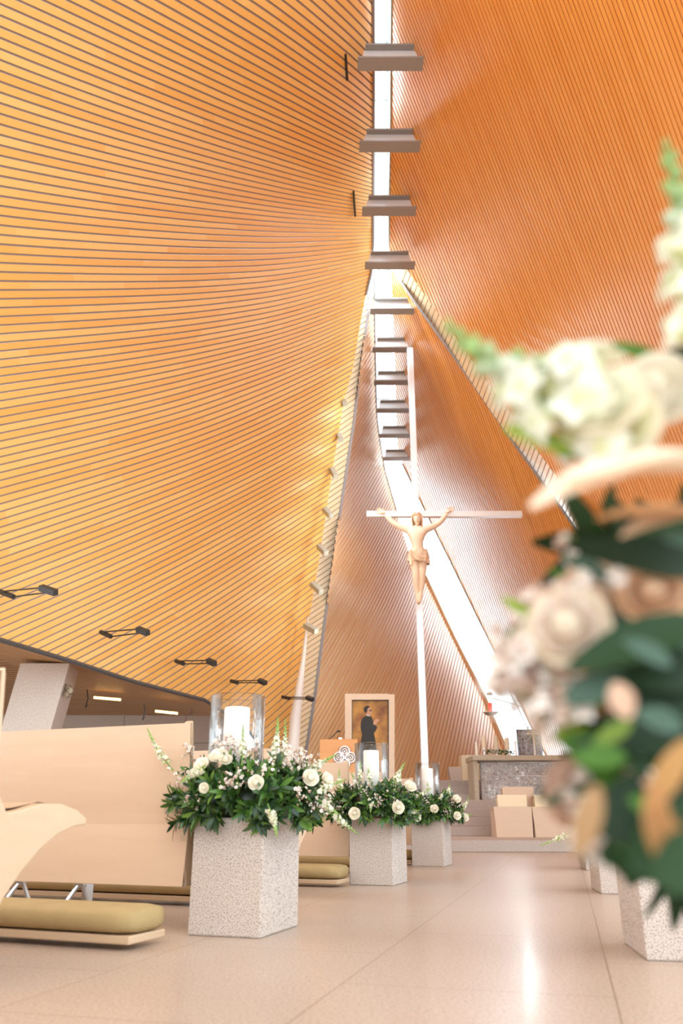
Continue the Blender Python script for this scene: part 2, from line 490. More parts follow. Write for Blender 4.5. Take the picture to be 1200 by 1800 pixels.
def slat_wall(name, mode, slope, seeds, ref, lo, hi, poly, depth, off, mat, bmat, gap=0.26, npt=44, ds=3.0, thick=0.025):
    """mode 'x': slats run across (y as a function of x); mode 'y': slats run down (x as a function of y)"""
    seeds = np.array(seeds, float)
    s_f = np.arange(ref, hi + ds, ds); s_b = np.arange(ref, lo - ds, -ds)
    def integ(ss):
        out = [seeds.copy()]; cur = seeds.copy()
        for k in range(1, len(ss)):
            h = ss[k] - ss[k - 1]; s0 = ss[k - 1]
            if mode == 'x':
                k1 = slope(np.full_like(cur, s0), cur); k2 = slope(np.full_like(cur, s0 + h / 2), cur + k1 * h / 2)
            else:
                k1 = slope(cur, np.full_like(cur, s0)); k2 = slope(cur + k1 * h / 2, np.full_like(cur, s0 + h / 2))
            cur = cur + h * k2; out.append(cur.copy())
        return np.array(out)
    A = integ(s_f); B = integ(s_b)
    S = np.concatenate([s_b[::-1][:-1], s_f]); C = np.vstack([B[::-1][:-1], A])      # (ns, nseed)
    off = np.array(off, float); off = off / np.linalg.norm(off)
    mb = MB(); bb = MB()
    def clipcurve(c):
        X, Yp = (S, c) if mode == 'x' else (c, S)
        ins = inpoly(X, Yp, poly)
        idx = np.where(ins)[0]
        if len(idx) < 4: return None
        # longest run
        runs = np.split(idx, np.where(np.diff(idx) > 1)[0] + 1)
        r = max(runs, key=len)
        if len(r) < 4: return None
        a, b = float(S[r[0]]), float(S[r[-1]])
        def refine(s_in, s_out):
            for _ in range(8):
                m = (s_in + s_out) / 2; cm = np.interp(m, S, c)
                q = (m, cm) if mode == 'x' else (cm, m)
                if inpoly(np.array([q[0]]), np.array([q[1]]), poly)[0]: s_in = m
                else: s_out = m
            return s_in
        if r[0] > 0: a = refine(a, float(S[r[0] - 1]))
        if r[-1] < len(S) - 1: b = refine(b, float(S[r[-1] + 1]))
        ss = np.linspace(a, b, npt); cc = np.interp(ss, S, c)
        X, Yp = (ss, cc) if mode == 'x' else (cc, ss)
        return Pn(X, Yp, depth(X, Yp))
    cnt = 0
    def away(p, q):
        tg = np.gradient((p + q) / 2, axis=0); ac = q - p
        nn = np.cross(tg, ac); nn /= (np.linalg.norm(nn, axis=1, keepdims=True) + 1e-9)
        vw = (p + q) / 2 - np.array([0, 0, EYE])
        sg = np.sign((nn * vw).sum(1, keepdims=True))
        return nn * sg
    for k in range(len(seeds) - 1):
        c0 = C[:, k]; c1 = C[:, k] * gap + C[:, k + 1] * (1 - gap)
        e0 = clipcurve(c0); e1 = clipcurve(c1); e2 = clipcurve(C[:, k + 1])
        if e0 is not None and e1 is not None:
            u = np.concatenate([[0], np.cumsum(np.linalg.norm(np.diff((e0 + e1) / 2, axis=0), axis=1))])
            b = len(mb.v)
            nv = away(e0, e1)
            b0 = e0 + nv * thick; b1 = e1 + nv * thick
            for q in (e0, e1, b0, b1):
                for p in q: mb.vert(p)
            for i in range(npt - 1):
                for r0, r1 in ((0, 1), (2, 0), (1, 3)):
                    va, vb = b + r0 * npt + i, b + r1 * npt + i
                    mb.face((va, va + 1, vb + 1, vb), (1, 1, 1), ((u[i], k + .1), (u[i + 1], k + .1), (u[i + 1], k + .9), (u[i], k + .9)))
            cnt += 1
        if e0 is not None and e2 is not None:
            b = len(bb.v)
            nv = away(e0, e2)
            for q in (e0 + nv * thick, e2 + nv * thick):
                for p in q: bb.vert(p)
            m_ = len(e0)
            for i in range(m_ - 1):
                bb.face((b + i, b + i + 1, b + m_ + i + 1, b + m_ + i))
    o = struct(name, mb, mat, smooth=False)
    bk = bb.build('backing', bmat, o)
    print(name, 'slats', cnt)
    return o

def edge_strip(name, pts, depth, w, mat, off=(0, -0.03, 0), parent=None, n=4):
    """a trim bar of width w metres following an edge of a shell"""
    mb = MB(); ps = []
    for i in range(len(pts) - 1):
        for k in range(n):
            t = k / n
            ps.append((pts[i][0] * (1 - t) + pts[i + 1][0] * t, pts[i][1] * (1 - t) + pts[i + 1][1] * t))
    ps.append(pts[-1])
    W = []
    for x, y in ps:
        Y = float(depth(np.array([x], float), np.array([y], float))[0])
        W.append(P(x, y, Y) + Vector(off))
    mb.tube(W, w / 2 * 1.3, n=4)
    o = mb.build(name, mat, parent)
    if parent is None: o['kind'] = 'structure'
    return o

# left shell -------------------------------------------------
slopeL = table([0, 150, 300, 450, 600, 650],
               [0, 100, 200, 300, 400, 500, 600, 700, 850, 1000, 1150, 1300],
               [[.43, .50, .57, .68, .98, 1.15],
                [.40, .42, .47, .56, .80, 1.05],
                [.31, .33, .37, .42, .60, .80],
                [.20, .21, .23, .27, .34, .38],
                [.10, .09, .08, .06, .02, .0],
                [.01, 0, -.02, -.10, -.33, -.40],
                [-.08, -.09, -.14, -.25, -.50, -.55],
                [-.16, -.18, -.27, -.42, -.60, -.62],
                [-.26, -.30, -.38, -.52, -.64, -.68],
                [-.37, -.42, -.52, -.66, -.76, -.8],
                [-.46, -.52, -.60, -.78, -.88, -.9],
                [-.52, -.60, -.70, -.88, -1.0, -1.0]])
depthL = TPS([(-120, -200, 3.6), (0, 0, 5.0), (0, 250, 6.2), (0, 500, 7.5), (0, 800, 9.0), (0, 1125, 10.4), (-120, 600, 7.3), (-120, 1090, 9.6),
              (330, -50, 6.4), (330, 400, 10.2), (330, 800, 12.4), (360, 1230, 14.0), (657, -200, 7.3), (655, 0, 8.8), (655, 220, 11.2), (655, 430, 14.5),
              (643, 520, 15.6), (605, 705, 16.0), (576, 880, 16.3), (548, 1060, 16.7), (505, 1320, 17.3)])
seeds = []
y = -640.0
while y < 1900:
    seeds.append(y)
    y += float(np.interp(y, [0, 20, 280, 450, 650, 800, 1100], [20.3, 19.8, 18.0, 16.2, 14.6, 13.8, 13.6]))
L_right = [(657, -200), (655, 0), (656, 300), (655, 430), (652, 480), (643, 520), (632, 575), (622, 640), (604, 707), (590, 790), (576, 880), (561, 985), (548, 1060), (535, 1130), (520, 1240), (505, 1320)]
L_bot = [(480, 1345), (430, 1275), (360, 1231), (240, 1200), (120, 1161), (0, 1125), (-120, 1086)]
wall_left = slat_wall('wall_left', 'x', slopeL, seeds, 0, -120, 662, L_right + L_bot + [(-120, -200)], depthL, (-0.6, 0.6, 0.5), M['woodL'], M['felt'], gap=0.25, thick=0.014)
M['trimd'] = simple('dark_metal_edge', (0.09, 0.085, 0.085), 0.6)
edge_strip('trim_1', L_bot, depthL, 0.05, M['trimd'])
edge_strip('trim_2', L_right[:6], depthL, 0.05, M['trim'])

# narrow lit reveal beside it --------------------------------
T_line = [(655, 486), (645, 563), (634, 640), (622, 740), (607, 838), (590, 950), (572, 1080), (553, 1225), (537, 1324), (524, 1420)]
depthS = TPS([(650, 480, 15.8), (640, 600, 16.3), (604, 707, 16.5), (622, 740, 16.9), (576, 880, 16.9), (600, 900, 17.3), (548, 1060, 17.3), (572, 1080, 17.7), (505, 1320, 17.9), (537, 1324, 18.3)])
slopeS = table([500, 660], [480, 700, 1000, 1300], [[-.6, -.62], [-.66, -.66], [-.68, -.68], [-.62, -.62]])
S_poly = [(648, 486), (655, 486)] + T_line[1:] + [(490, 1420)] + [(p[0] - 6, p[1]) for p in L_right[::-1][:10]] 
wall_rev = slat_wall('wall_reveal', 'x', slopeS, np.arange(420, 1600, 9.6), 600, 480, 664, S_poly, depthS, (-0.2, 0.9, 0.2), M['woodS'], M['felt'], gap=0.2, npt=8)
wall_rev.name = 'wall_left_reveal'
edge_strip('trim_3', T_line, depthS, 0.06, M['trim'])

# back shell -------------------------------------------------
B_right = [(657, 486), (658, 600), (660, 700), (662, 735), (667, 776), (675, 825), (687, 867), (697, 900), (708, 933), (720, 973), (747, 1016), (780, 1085), (817, 1160), (853, 1230), (888, 1317), (915, 1400)]
depthB = TPS([(655, 486, 15.9), (645, 563, 16.4), (622, 740, 17.1), (600, 900, 17.5), (572, 1080, 17.9), (537, 1324, 18.5), (524, 1420, 18.7),
              (658, 600, 18.2), (660, 700, 21.3), (668, 780, 24.6), (697, 900, 26.3), (747, 1016, 26.8), (817, 1160, 27.1), (888, 1317, 27.4), (915, 1400, 27.5),
              (650, 1000, 19.6), (700, 1250, 21.5), (620, 1250, 19.6)])
slopeB = table([560, 650, 750, 850, 900], [600, 800, 1000, 1200, 1330],
               [[-.75, -.60, -.45, -.35, -.3], [-.75, -.60, -.42, -.3, -.25], [-.68, -.52, -.38, -.25, -.2], [-.60, -.50, -.30, -.15, -.10], [-.55, -.45, -.28, -.12, -.05]])
sb = []; x = 120.0
while x < 1150:
    sb.append(x); x += float(np.interp(x, [500, 620, 740, 900], [7.4, 6.2, 5.2, 4.4]))
wall_back = slat_wall('wall_back', 'y', slopeB, sb, 1100, 480, 1420, T_line + B_right[::-1], depthB, (-0.1, 1, 0.15), M['woodB'], M['felt'], gap=0.28, npt=30)
edge_strip('trim_4', B_right[9:], depthB, 0.16, M['trimw'])
edge_strip('trim_5', B_right[:8], depthB, 0.05, M['trim'])

# right shells ----------------------------------------------
R_top = [(687, 475), (690, 540), (693, 620), (696, 733), (698, 783), (707, 815), (735, 873), (748, 900), (763, 930), (796, 996), (840, 1087), (887, 1180), (937, 1283), (975, 1360), (1000, 1410)]
R_low = [(690, 475), (718, 518), (760, 577), (782, 607), (840, 690), (900, 777), (950, 846), (1000, 915), (1060, 1000), (1203, 1200), (1330, 1380)]
RF_low = [(715, 473), (735, 503), (777, 560), (860, 675), (950, 800), (982, 843), (1048, 935), (1092, 1000), (1232, 1195), (1330, 1330)]
depthR = TPS([(687, 475, 15.8), (690, 540, 16.9), (693, 620, 18.9), (696, 733, 22.8), (700, 800, 25.4), (748, 900, 26.6), (796, 996, 27.0), (887, 1180, 27.6), (975, 1360, 28.1), (1000, 1410, 28.2),
              (760, 577, 16.0), (900, 777, 16.2), (1060, 1000, 15.8), (1203, 1200, 15.2), (1330, 1380, 14.8), (800, 800, 19.6), (900, 1000, 20.6), (1000, 1200, 21.5), (1150, 1400, 20)])
slopeR = table([690, 800, 1000, 1200], [480, 800, 1100, 1400], [[.40, .38, .36, .34], [.33, .36, .35, .33], [.33, .34, .33, .3], [.3, .3, .28, .26]])
sr = []; x = 300.0
while x < 1330:
    sr.append(x); x += float(np.interp(x, [690, 900, 1200], [3.7, 4.0, 5.6]))
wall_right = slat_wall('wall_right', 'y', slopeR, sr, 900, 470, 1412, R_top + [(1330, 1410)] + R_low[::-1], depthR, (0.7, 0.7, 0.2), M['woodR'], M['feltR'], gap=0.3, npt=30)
edge_strip('trim_6', R_top[5:], depthR, 0.07, M['trim'])
edge_strip('trim_7', R_low, depthR, 0.05, M['trim'])

depthF = TPS([(690, -200, 7.3), (688, 0, 8.8), (686, 200, 11.0), (684, 430, 14.5), (700, 475, 15.3), (735, 503, 15.3), (900, 0, 7.2), (1200, 0, 5.6), (1330, -100, 4.6), (1200, 400, 7.6),
              (900, 300, 10.0), (790, 600, 14.8), (950, 800, 14.6), (1070, 987, 14.0), (1220, 1185, 12.8), (1200, 700, 9.8), (1330, 1340, 12.3)])
slopeF = table([690, 900, 1200], [0, 300, 600, 900, 1200], [[.39, .37, .37], [.40, .385, .36], [.42, .40, .37], [.42, .4, .38], [.42, .4, .38]])
sf = []; x = 400.0
while x < 1520:
    sf.append(x); x += float(np.interp(x, [700, 850, 1000, 1200], [5.4, 6.6, 8.2, 10.0]))
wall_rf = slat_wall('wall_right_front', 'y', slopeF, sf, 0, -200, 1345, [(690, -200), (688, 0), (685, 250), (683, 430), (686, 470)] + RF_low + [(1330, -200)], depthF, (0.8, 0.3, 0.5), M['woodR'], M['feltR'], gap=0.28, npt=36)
edge_strip('trim_8', [(690, -200), (688, 0), (685, 250), (683, 430)], depthF, 0.05, M['frame_teal'])

depthT = TPS([(687, 473, 15.5), (718, 518, 16.0), (735, 503, 15.4), (900, 777, 16.3), (950, 800, 14.8), (1060, 1000, 15.9), (1070, 987, 14.2), (1203, 1200, 15.3), (1220, 1185, 13), (1330, 1370, 14)])
slopeT = table([690, 1200], [480, 1300], [[-.38, -.38], [-.34, -.34]])
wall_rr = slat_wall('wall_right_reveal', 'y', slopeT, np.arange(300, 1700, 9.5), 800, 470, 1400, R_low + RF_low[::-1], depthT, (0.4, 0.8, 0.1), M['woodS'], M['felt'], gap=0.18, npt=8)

# unseen point lights added behind the front shell's edge to brighten the right reveal
for k in range(8):
    tt = k / 7.0
    xq = 745 + (1120 - 745) * tt; yq = 505 + (1035 - 505) * tt
    lamp('POINT', 'reveal_fill', P(xq + 6, yq, 15.55 - 0.9 * tt), 16, (1, .97, .92), size=.05)
# skylight glazing -----------------------------------------
def glaze(name, pa, da, pb, db, lift=(0, 0, 0.25)):
    mb = MB(); fr = MB()
    rows = []
    for (a, b) in zip(pa, pb):
        A = P(a[0], a[1], float(da(np.array([a[0]], float), np.array([a[1]], float))[0])) + Vector(lift)
        B = P(b[0], b[1], float(db(np.array([b[0]], float), np.array([b[1]], float))[0])) + Vector(lift)
        rows.append([A, B])
    mb.grid(rows)
    o = struct(name, mb, M['glass'])
    for A, B in rows[1:-1]:
        fr.tube([A, B], 0.02, n=4)
    for k in (0.85,):
        fr.tube([r[0].lerp(r[1], k) for r in rows], 0.025, n=4)
    fr.build('window_frame', M['frame_teal'], o)
    return o
ys1 = [-200, -60, 95, 195, 290, 380, 450]
glaze('window_1', [(655, q) for q in ys1], depthL, [(687 - (q > 100) * 2, q) for q in ys1], depthF)
yl = [(656, 450), (657, 530), (658, 610), (660, 700), (667, 776), (675, 825), (697, 900), (720, 973), (780, 1085), (817, 1160), (853, 1230), (888, 1317), (910, 1390)]
yr = [(684, 450), (690, 530), (692, 610), (696, 700), (698, 783), (707, 815), (748, 900), (796, 996), (840, 1087), (887, 1180), (920, 1250), (950, 1310), (990, 1390)]
glaze('window_2', yl, depthB, yr, depthR, (0.05, 0.4, 0.2))

# skylight beams -------------------------------------------
beam_px = [(628, 742, 100, 125), (631, 737, 248, 268), (636, 730, 362, 380), (641, 728, 458, 474), (650, 727, 540, 553), (654, 725, 607, 620), (657, 717, 665, 677), (661, 718, 715, 726), (666, 720, 760, 770), (672, 720, 800, 810)]
RID = 11.3
def tanv(py):
    dz = (900 - py) / F
    return (SN + dz * CS) / (CS - dz * SN)
words = ['nearest the viewer, topmost in the slot', 'second from the top', 'third from the top', 'fourth from the top, where the lit reveals begin', 'fifth from the top, above the end of the cross', 'that the top of the cross pole touches', 'first below the top of the cross pole', 'second below the top of the cross pole', 'third below the top of the cross pole', 'lowest and farthest, above the tall window']
for i, (xa, xb, yc, yb) in enumerate(beam_px):
    z = EYE + RID
    Y = RID / tanv(yb)
    A = P(xa, yb, Y); B = P(xb, yb, Y)
    A.z = B.z = z
    w = (B - A).length
    t = empty('skylight_beam', (A + B) / 2)
    tag(t, 'grey steel I-beam across the skylight slot, ' + words[i], 'beam', 'steel beams across the skylight')
    fl = MB(); fl.box((-w / 2, -.25, 0), (w / 2, 0, 0.03)); fl.build('lower_flange', M['flange'], t)
    wb_ = MB(); wb_.hexa([Vector((-w / 2 + .06, -.14, .03)), Vector((w / 2 - .06, -.14, .03)), Vector((w / 2 * .80, -.14, .28)), Vector((-w / 2 * .80, -.14, .28))], [Vector((-w / 2 + .06, -.115, .03)), Vector((w / 2 - .06, -.115, .03)), Vector((w / 2 * .80, -.115, .28)), Vector((-w / 2 * .80, -.115, .28))])
    wb_.build('web', M['beam'], t)
    uf = MB(); uf.box((-w / 2 * .76, -.25, 0.28), (w / 2 * .76, 0, 0.31)); uf.build('upper_flange', M['flange'], t)

# ------------------------------------------------------------------ floor, steps, side area
mb = MB(); mb.box((-16, -5, -0.1), (14, 31, 0)); struct('floor', mb, M['floor'])
# unseen roof and left flank behind the camera, added to block open sky light
mb = MB(); mb.box((-6, -5, 12.4), (8, 7.2, 12.6)); struct('ceiling_rear_blocker', mb, M['woodN'])
mb = MB(); mb.box((-5.4, -5, 2.7), (-5.2, 3.4, 12.4)); struct('wall_left_rear_blocker', mb, M['woodN'])

mb = MB()
poly = [P(-120, 1086, 9.6), P(0, 1125, 10.4), P(120, 1161, 11.6), P(240, 1200, 12.8), P(360, 1231, 14.0), P(430, 1275, 15.5), P(480, 1340, 17.3)]
rows = []
for p in poly:
    q = Vector((p.x - 1.0, 20.2, 2.84))
    rows.append([p + Vector((0, 0, 0.02)).lerp(Vector((0, 0, 0)), 0), q])
# slatted low ceiling behind the left shell's lower edge
n_s = 46
for i in range(n_s):
    t0 = i / n_s; t1 = (i + 0.8) / n_s
    row0 = [r[0].lerp(r[1], t0) for r in rows]; row1 = [r[0].lerp(r[1], t1) for r in rows]
    row0.insert(0, row0[0] + Vector((-8, 0, 0))); row1.insert(0, row1[0] + Vector((-8, 0, 0)))
    b = len(mb.v)
    for p in row0 + row1: mb.vert(p)
    n = len(row0); u = 0
    for k in range(n - 1):
        l = (row0[k + 1] - row0[k]).length
        mb.face((b + k, b + k + 1, b + n + k + 1, b + n + k), (1, 1, 1), ((u, i + .1), (u + l, i + .1), (u + l, i + .9), (u, i + .9)))
        u += l
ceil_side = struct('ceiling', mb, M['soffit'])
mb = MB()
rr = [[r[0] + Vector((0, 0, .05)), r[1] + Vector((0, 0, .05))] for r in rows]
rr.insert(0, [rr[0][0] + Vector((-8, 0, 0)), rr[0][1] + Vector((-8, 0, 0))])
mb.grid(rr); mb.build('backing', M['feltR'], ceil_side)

# side stone wall with block courses
mb = MB()
xs = [-15, -13.4, -11.9, -10.3, -8.9, -7.3, -5.8, -4.3, -2.9]
for r in range(4):
    z0 = r * 0.73; z1 = z0 + 0.72
    for k in range(len(xs) - 1):
        sft = 0.5 * (r % 2)
        mb.box((xs[k] + sft, 20.0, z0), (xs[k + 1] + sft - 0.012, 20.3, min(z1, 2.9)))
struct('wall_side', mb, M['stone'])

# sanctuary steps
def steps():
    t = empty('sanctuary_steps', (0, 13.4, 0))
    tag(t, 'broad speckled granite steps rising to the altar', 'steps')
    ys = [13.4, 16.4, 16.9, 17.4, 17.9]
    zs = [0.17, 0.34, 0.51, 0.68, 0.85]
    xl = [-1.8, -1.4, -1.0, -0.9, -0.8]
    for k in range(5):
        m = MB(); m.box((xl[k], ys[k] - 13.4, zs[k] - 0.17), (8.8, (31 if k == 4 else ys[k + 1] + 0.02) - 13.4, zs[k]))
        m.build('step', M['step'], t, bevel=0.01)
    for k, (y0, z) in enumerate(((19.9, 1.02), (20.3, 1.19), (20.7, 1.36))):
        m = MB(); m.box((-0.8, y0 - 13.4, z - 0.17), (8.8, 26.5 - 13.4, z)); m.build('step', M['step'], t, bevel=0.01)
steps()

# leaning stone pier with emblem
t = empty('leaning_stone_pier', (P(-60, 1480, 12).x, 12, 0))
tag(t, 'slanted pale stone pier with a small metal quatrefoil on its edge', 'pier')
O = Vector(t.location)
def at12(px, py, Y=12): return P(px, py, Y) - O
m = MB(); m.hexa([at12(36, 1166), at12(122, 1166), at12(30, 1490), at12(-60, 1490)], [at12(36 + 10, 1178, 12.9), at12(140, 1173, 12.9), at12(47, 1495, 12.9), at12(-40, 1495, 12.9)])
fixn(m.build('shaft', M['stone'], t))
m = MB()
for a in range(4):
    c = at12(117 + 0, 1214, 12.15) + Vector((0.055 * math.cos(a * math.pi / 2), 0, 0.055 * math.sin(a * math.pi / 2)))
    m.tube([c + Vector((0, -0.02, 0)), c + Vector((0, 0.05, 0))], 0.045, 16)
m.build('emblem', M['brass'], t)

# strip lights and hanging wires under the low ceiling
for (xa, xb, yy, lab) in ((165, 212, 1228, 'thin glowing strip light in the low ceiling beside the stone pier'), (273, 312, 1252, 'thin glowing strip light in the low ceiling, nearer the glass vase')):
    A = P(xa, yy - 2, 15.2); B = P(xb, yy + 2, 15.2)
    m = MB(); m.tube([A, B], 0.022, 6)
    tag(m.build('strip_light', M['strip']), lab, 'light', 'strip lights in the low ceiling')
for (xa, ya, yb_, lab) in ((150, 1212, 1244, 'black wire loop hanging from the low ceiling beside the stone pier'), (250, 1238, 1266, 'black wire hanging from the low ceiling over the pale pew'), (333, 1246, 1258, 'short metal hook hanging from the low ceiling near the vase')):
    A = P(xa + 3, ya, 13.5); B = P(xa, yb_, 13.5)
    m = MB(); m.tube([A, A.lerp(B, .5) + Vector((0.03, 0, 0)), B, B + Vector((.04, 0, .05))], 0.008, 6)
    tag(m.build('hanging_wire', M['black']), lab, 'wire', 'wires under the low ceiling')

# slender white column at the reveal
m = MB(); m.tube([P(509, 1400, 16.6), P(519, 1260, 16.4), P(532, 1165, 16.3), P(541, 1085, 16.2)], [0.13, 0.11, 0.05, 0.02], 16)
tag(m.build('slender_column', M['white'], smooth=True), 'slender pale tapered column rising beside the lit reveal', 'column')

# ------------------------------------------------------------------ wall fittings
def bracket_light(pts, Ydelta, label):
    """pts: wall end left/right, lamp head left/right in px"""
    (ax, ay), (bx, by), (cx, cy), (dx_, dy_) = pts
    Yw = float(depthL(np.array([ax], float), np.array([ay], float))[0])
    o = P(bx, by, Yw - 0.35)
    t = empty('bracket_light', o)
    tag(t, label, 'lamp', 'black bracket lights on the left wall')
    A = P(ax, ay, Yw - 0.2) - o; B = P(bx, by, Yw - 0.35) - o
    C = P(cx, cy, Yw - 0.9) - o; D = P(dx_, dy_, Yw - 1.0) - o
    m = MB(); m.tube([A, B], 0.035, 6); m.build('wall_bracket', M['black'], t)
    m = MB(); m.tube([A, C], 0.01, 6); m.build('arm', M['black'], t)
    m = MB(); m.tube([B, C.lerp(D, .8)], 0.01, 6); m.build('arm', M['black'], t)
    m = MB(); m.tube([C, D], 0.05, 4); m.build('lamp_head', M['black'], t)
bl = [([(0, 1040), (24, 1049), (72, 1033), (98, 1042)], 'largest black bracket light, at the left edge of the photo'),
      ([(177, 1111), (195, 1119), (242, 1106), (260, 1113)], 'black bracket light above the dark low ceiling edge, second from left'),
      ([(309, 1162), (323, 1167), (365, 1161), (378, 1167)], 'black bracket light on the orange patch of slats'),
      ([(406, 1197), (417, 1200), (455, 1196), (467, 1201)], 'black bracket light right above the near glass vase'),
      ([(496, 1225), (509, 1228), (539, 1226), (550, 1230)], 'smallest black bracket light, crossing the slender white column')]
for p, l in bl: bracket_light(p, 0, l)

spots = [((603, 703), (606, 710)), ((596, 764), (599, 773)), ((583, 825), (590, 838)), ((570, 895), (582, 908)), ((560, 960), (573, 973)), ((548, 1026), (564, 1041)), ((536, 1099), (556, 1110))]
sw = ['topmost and tiniest', 'second from the top', 'third from the top', 'level with the crossbar', 'third from the bottom', 'second from the bottom', 'lowest and largest']
for ((xa, ya), (xb, yb)), wd in zip(spots, sw):
    A = P(xa, ya, 16.1); B = P(xb, yb, 15.9)
    m = MB(); m.tube([A, B], 0.075, 4)
    lamp('POINT', 'reveal_spot_glow', B + Vector((.42, -.05, -.2)), 7, (1.0, .93, .8), size=.06)
    tag(m.build('wall_spotlight', M['greylamp']), 'small grey box spotlight on the seam of the lit reveal, ' + wd, 'lamp', 'spotlights along the reveal')
for (x, ya, yb, lab) in ((609, 95, 141, 'upper dark narrow hatch gap in the left wall by the skylight'), (623, 336, 380, 'lower dark narrow hatch gap in the left wall by the skylight')):
    d0 = float(depthL(np.array([x], float), np.array([ya], float))[0]); d1 = float(depthL(np.array([x], float), np.array([yb], float))[0])
    m = MB(); m.tube([P(x - 2, ya, d0 - .03), P(x + 1, yb, d1 - .03)], 0.022, 4)
    tag(m.build('access_hatch', M['black']), lab, 'hatch', 'access hatches by the skylight')

# ------------------------------------------------------------------ crucifix
YC = 17.5
t = empty('tall_cross', P(747, 1400, YC))
tag(t, 'tall slim white metal cross reaching up to the skylight beams', 'cross')
O = Vector(t.location)
xb = P(729, 907, YC)
top = P(720.5, 613, YC)
XP = (top.x + P(746, 1345, YC).x) / 2
m = MB()
m.box((-0.075, -0.07, 0.85 - O.z), (0.075, 0.07, top.z - O.z))
po = m.build('pole', M['cross'], t, bevel=0.006); po.location.x = XP - O.x
A = P(644, 906, YC - 0.1); B = P(917, 906, YC - 0.1)
m = MB(); m.box((A.x - O.x, -0.16, xb.z - O.z - 0.07), (B.x - O.x, -0.04, xb.z - O.z + 0.07)); m.build('crossbar', M['cross'], t, bevel=0.006)

def skin_chain(name, nodes, edges, mat, parent, sub=2, root=0, origin=Vector((0, 0, 0))):
    me = bpy.data.meshes.new(name)
    me.from_pydata([tuple(Vector(n[0]) - origin) for n in nodes], edges, [])
    o = bpy.data.objects.new(name, me); COL.objects.link(o)
    md = o.modifiers.new('skin', 'SKIN'); md.use_smooth_shade = True
    for i, n in enumerate(nodes):
        r = n[1]
        sv = me.skin_vertices[0].data[i]
        r = r if hasattr(r, '__len__') else (r, r)
        k_ = 1.2 if name == 'hand' else (1.28 if i < 4 else (1.12 if i < 16 else 1.1))
        sv.radius = (r[0] * k_, r[1] * k_)
        sv.use_root = (i == root)
    s = o.modifiers.new('sub', 'SUBSURF'); s.levels = sub; s.render_levels = sub
    me.materials.append(mat)
    if parent is not None: o.parent = parent
    return o

YF = YC - 0.34
def S(px, py, dy=0.0): return P(px, py, YF + dy)
U = 0.0131
so = S(735, 985)
nodes = [
 (S(735.5, 974), (0.17, 0.12)),        # 0 pelvis
 (S(734, 962), (0.145, 0.10)),         # 1 waist
 (S(733, 949), (0.185, 0.125)),        # 2 ribs
 (S(732.5, 936), (0.20, 0.125)),       # 3 chest
 (S(732.5, 928.5), (0.085, 0.08)),     # 4 neck base
 (S(732.5, 922), (0.065, 0.07)),       # 5 neck
 (S(718.5, 932), 0.085),               # 6 sh L
 (S(705, 927), 0.070), (S(691, 919.5), 0.055), (S(683, 911), 0.056), (S(676.5, 904.5), 0.036),   # 7-10
 (S(747, 931), 0.085),                 # 11 sh R
 (S(760, 926), 0.070), (S(772.5, 919), 0.055), (S(779, 911), 0.056), (S(785, 903.5), 0.036),     # 12-15
 (S(731, 985), 0.115), (S(730, 997), 0.105), (S(731.5, 1011, -0.07), 0.075), (S(731, 1024, -.02), 0.078), (S(733.5, 1044), 0.046), (S(734.5, 1052, -.03), 0.05), (S(735.5, 1062, -0.12), 0.04),  # 16-22
 (S(741, 985), 0.115), (S(742, 997), 0.105), (S(741.5, 1011, -0.07), 0.075), (S(741.5, 1024, -.02), 0.078), (S(739, 1043), 0.046), (S(737.5, 1050, -.10), 0.05), (S(736.5, 1060, -0.2), 0.04),   # 23-29
]
edges = [(0, 1), (1, 2), (2, 3), (3, 4), (4, 5), (3, 6), (6, 7), (7, 8), (8, 9), (9, 10), (3, 11), (11, 12), (12, 13), (13, 14), (14, 15),
         (0, 16), (16, 17), (17, 18), (18, 19), (19, 20), (20, 21), (21, 22), (0, 23), (23, 24), (24, 25), (25, 26), (26, 27), (27, 28), (28, 29)]
st = empty('crucified_figure', so)
tag(st, 'pale carved wooden figure of a crucified man hanging with raised arms on the white cross', 'statue')
skin_chain('body', nodes, edges, M['statue'], st, origin=so)
# hands: palm + fingers
for side, (w, tip) in {'l': ((676.5, 904.5), (663, 897)), 'r': ((785, 903.5), (795, 892))}.items():
    W = S(*w); T = S(*tip)
    d = (T - W).normalized(); sd = Vector((0, -1, 0)).cross(d).normalized(); Lh = (T - W).length
    nn = [(W, 0.034), (W + d * Lh * 0.28, (0.05, 0.03)), (W + d * Lh * 0.5, (0.055, 0.028))]
    ee = [(0, 1), (1, 2)]
    for k, (a, ln) in enumerate(((-0.5, .42), (-.17, .5), (.17, .48), (.5, .38))):
        b = len(nn)
        base = W + d * Lh * 0.55 + sd * a * 0.09
        dd = (d + sd * a * 0.45).normalized()
        nn.append((base, 0.015)); nn.append((base + dd * Lh * ln * .6 + Vector((0, -.012, 0)), 0.014)); nn.append((base + dd * Lh * ln * 1.15 + Vector((0, -.025, 0)), 0.011))
        ee += [(2, b), (b, b + 1), (b + 1, b + 2)]
    b = len(nn); up = sd if sd.z > 0 else -sd
    nn.append((W + d * Lh * .25 + up * .05, 0.018)); nn.append((W + d * Lh * .55 + up * .10 + Vector((0, -.03, 0)), 0.013))
    ee += [(1, b), (b, b + 1)]
    skin_chain('hand', nn, ee, M['statue'], st, sub=1, origin=so)
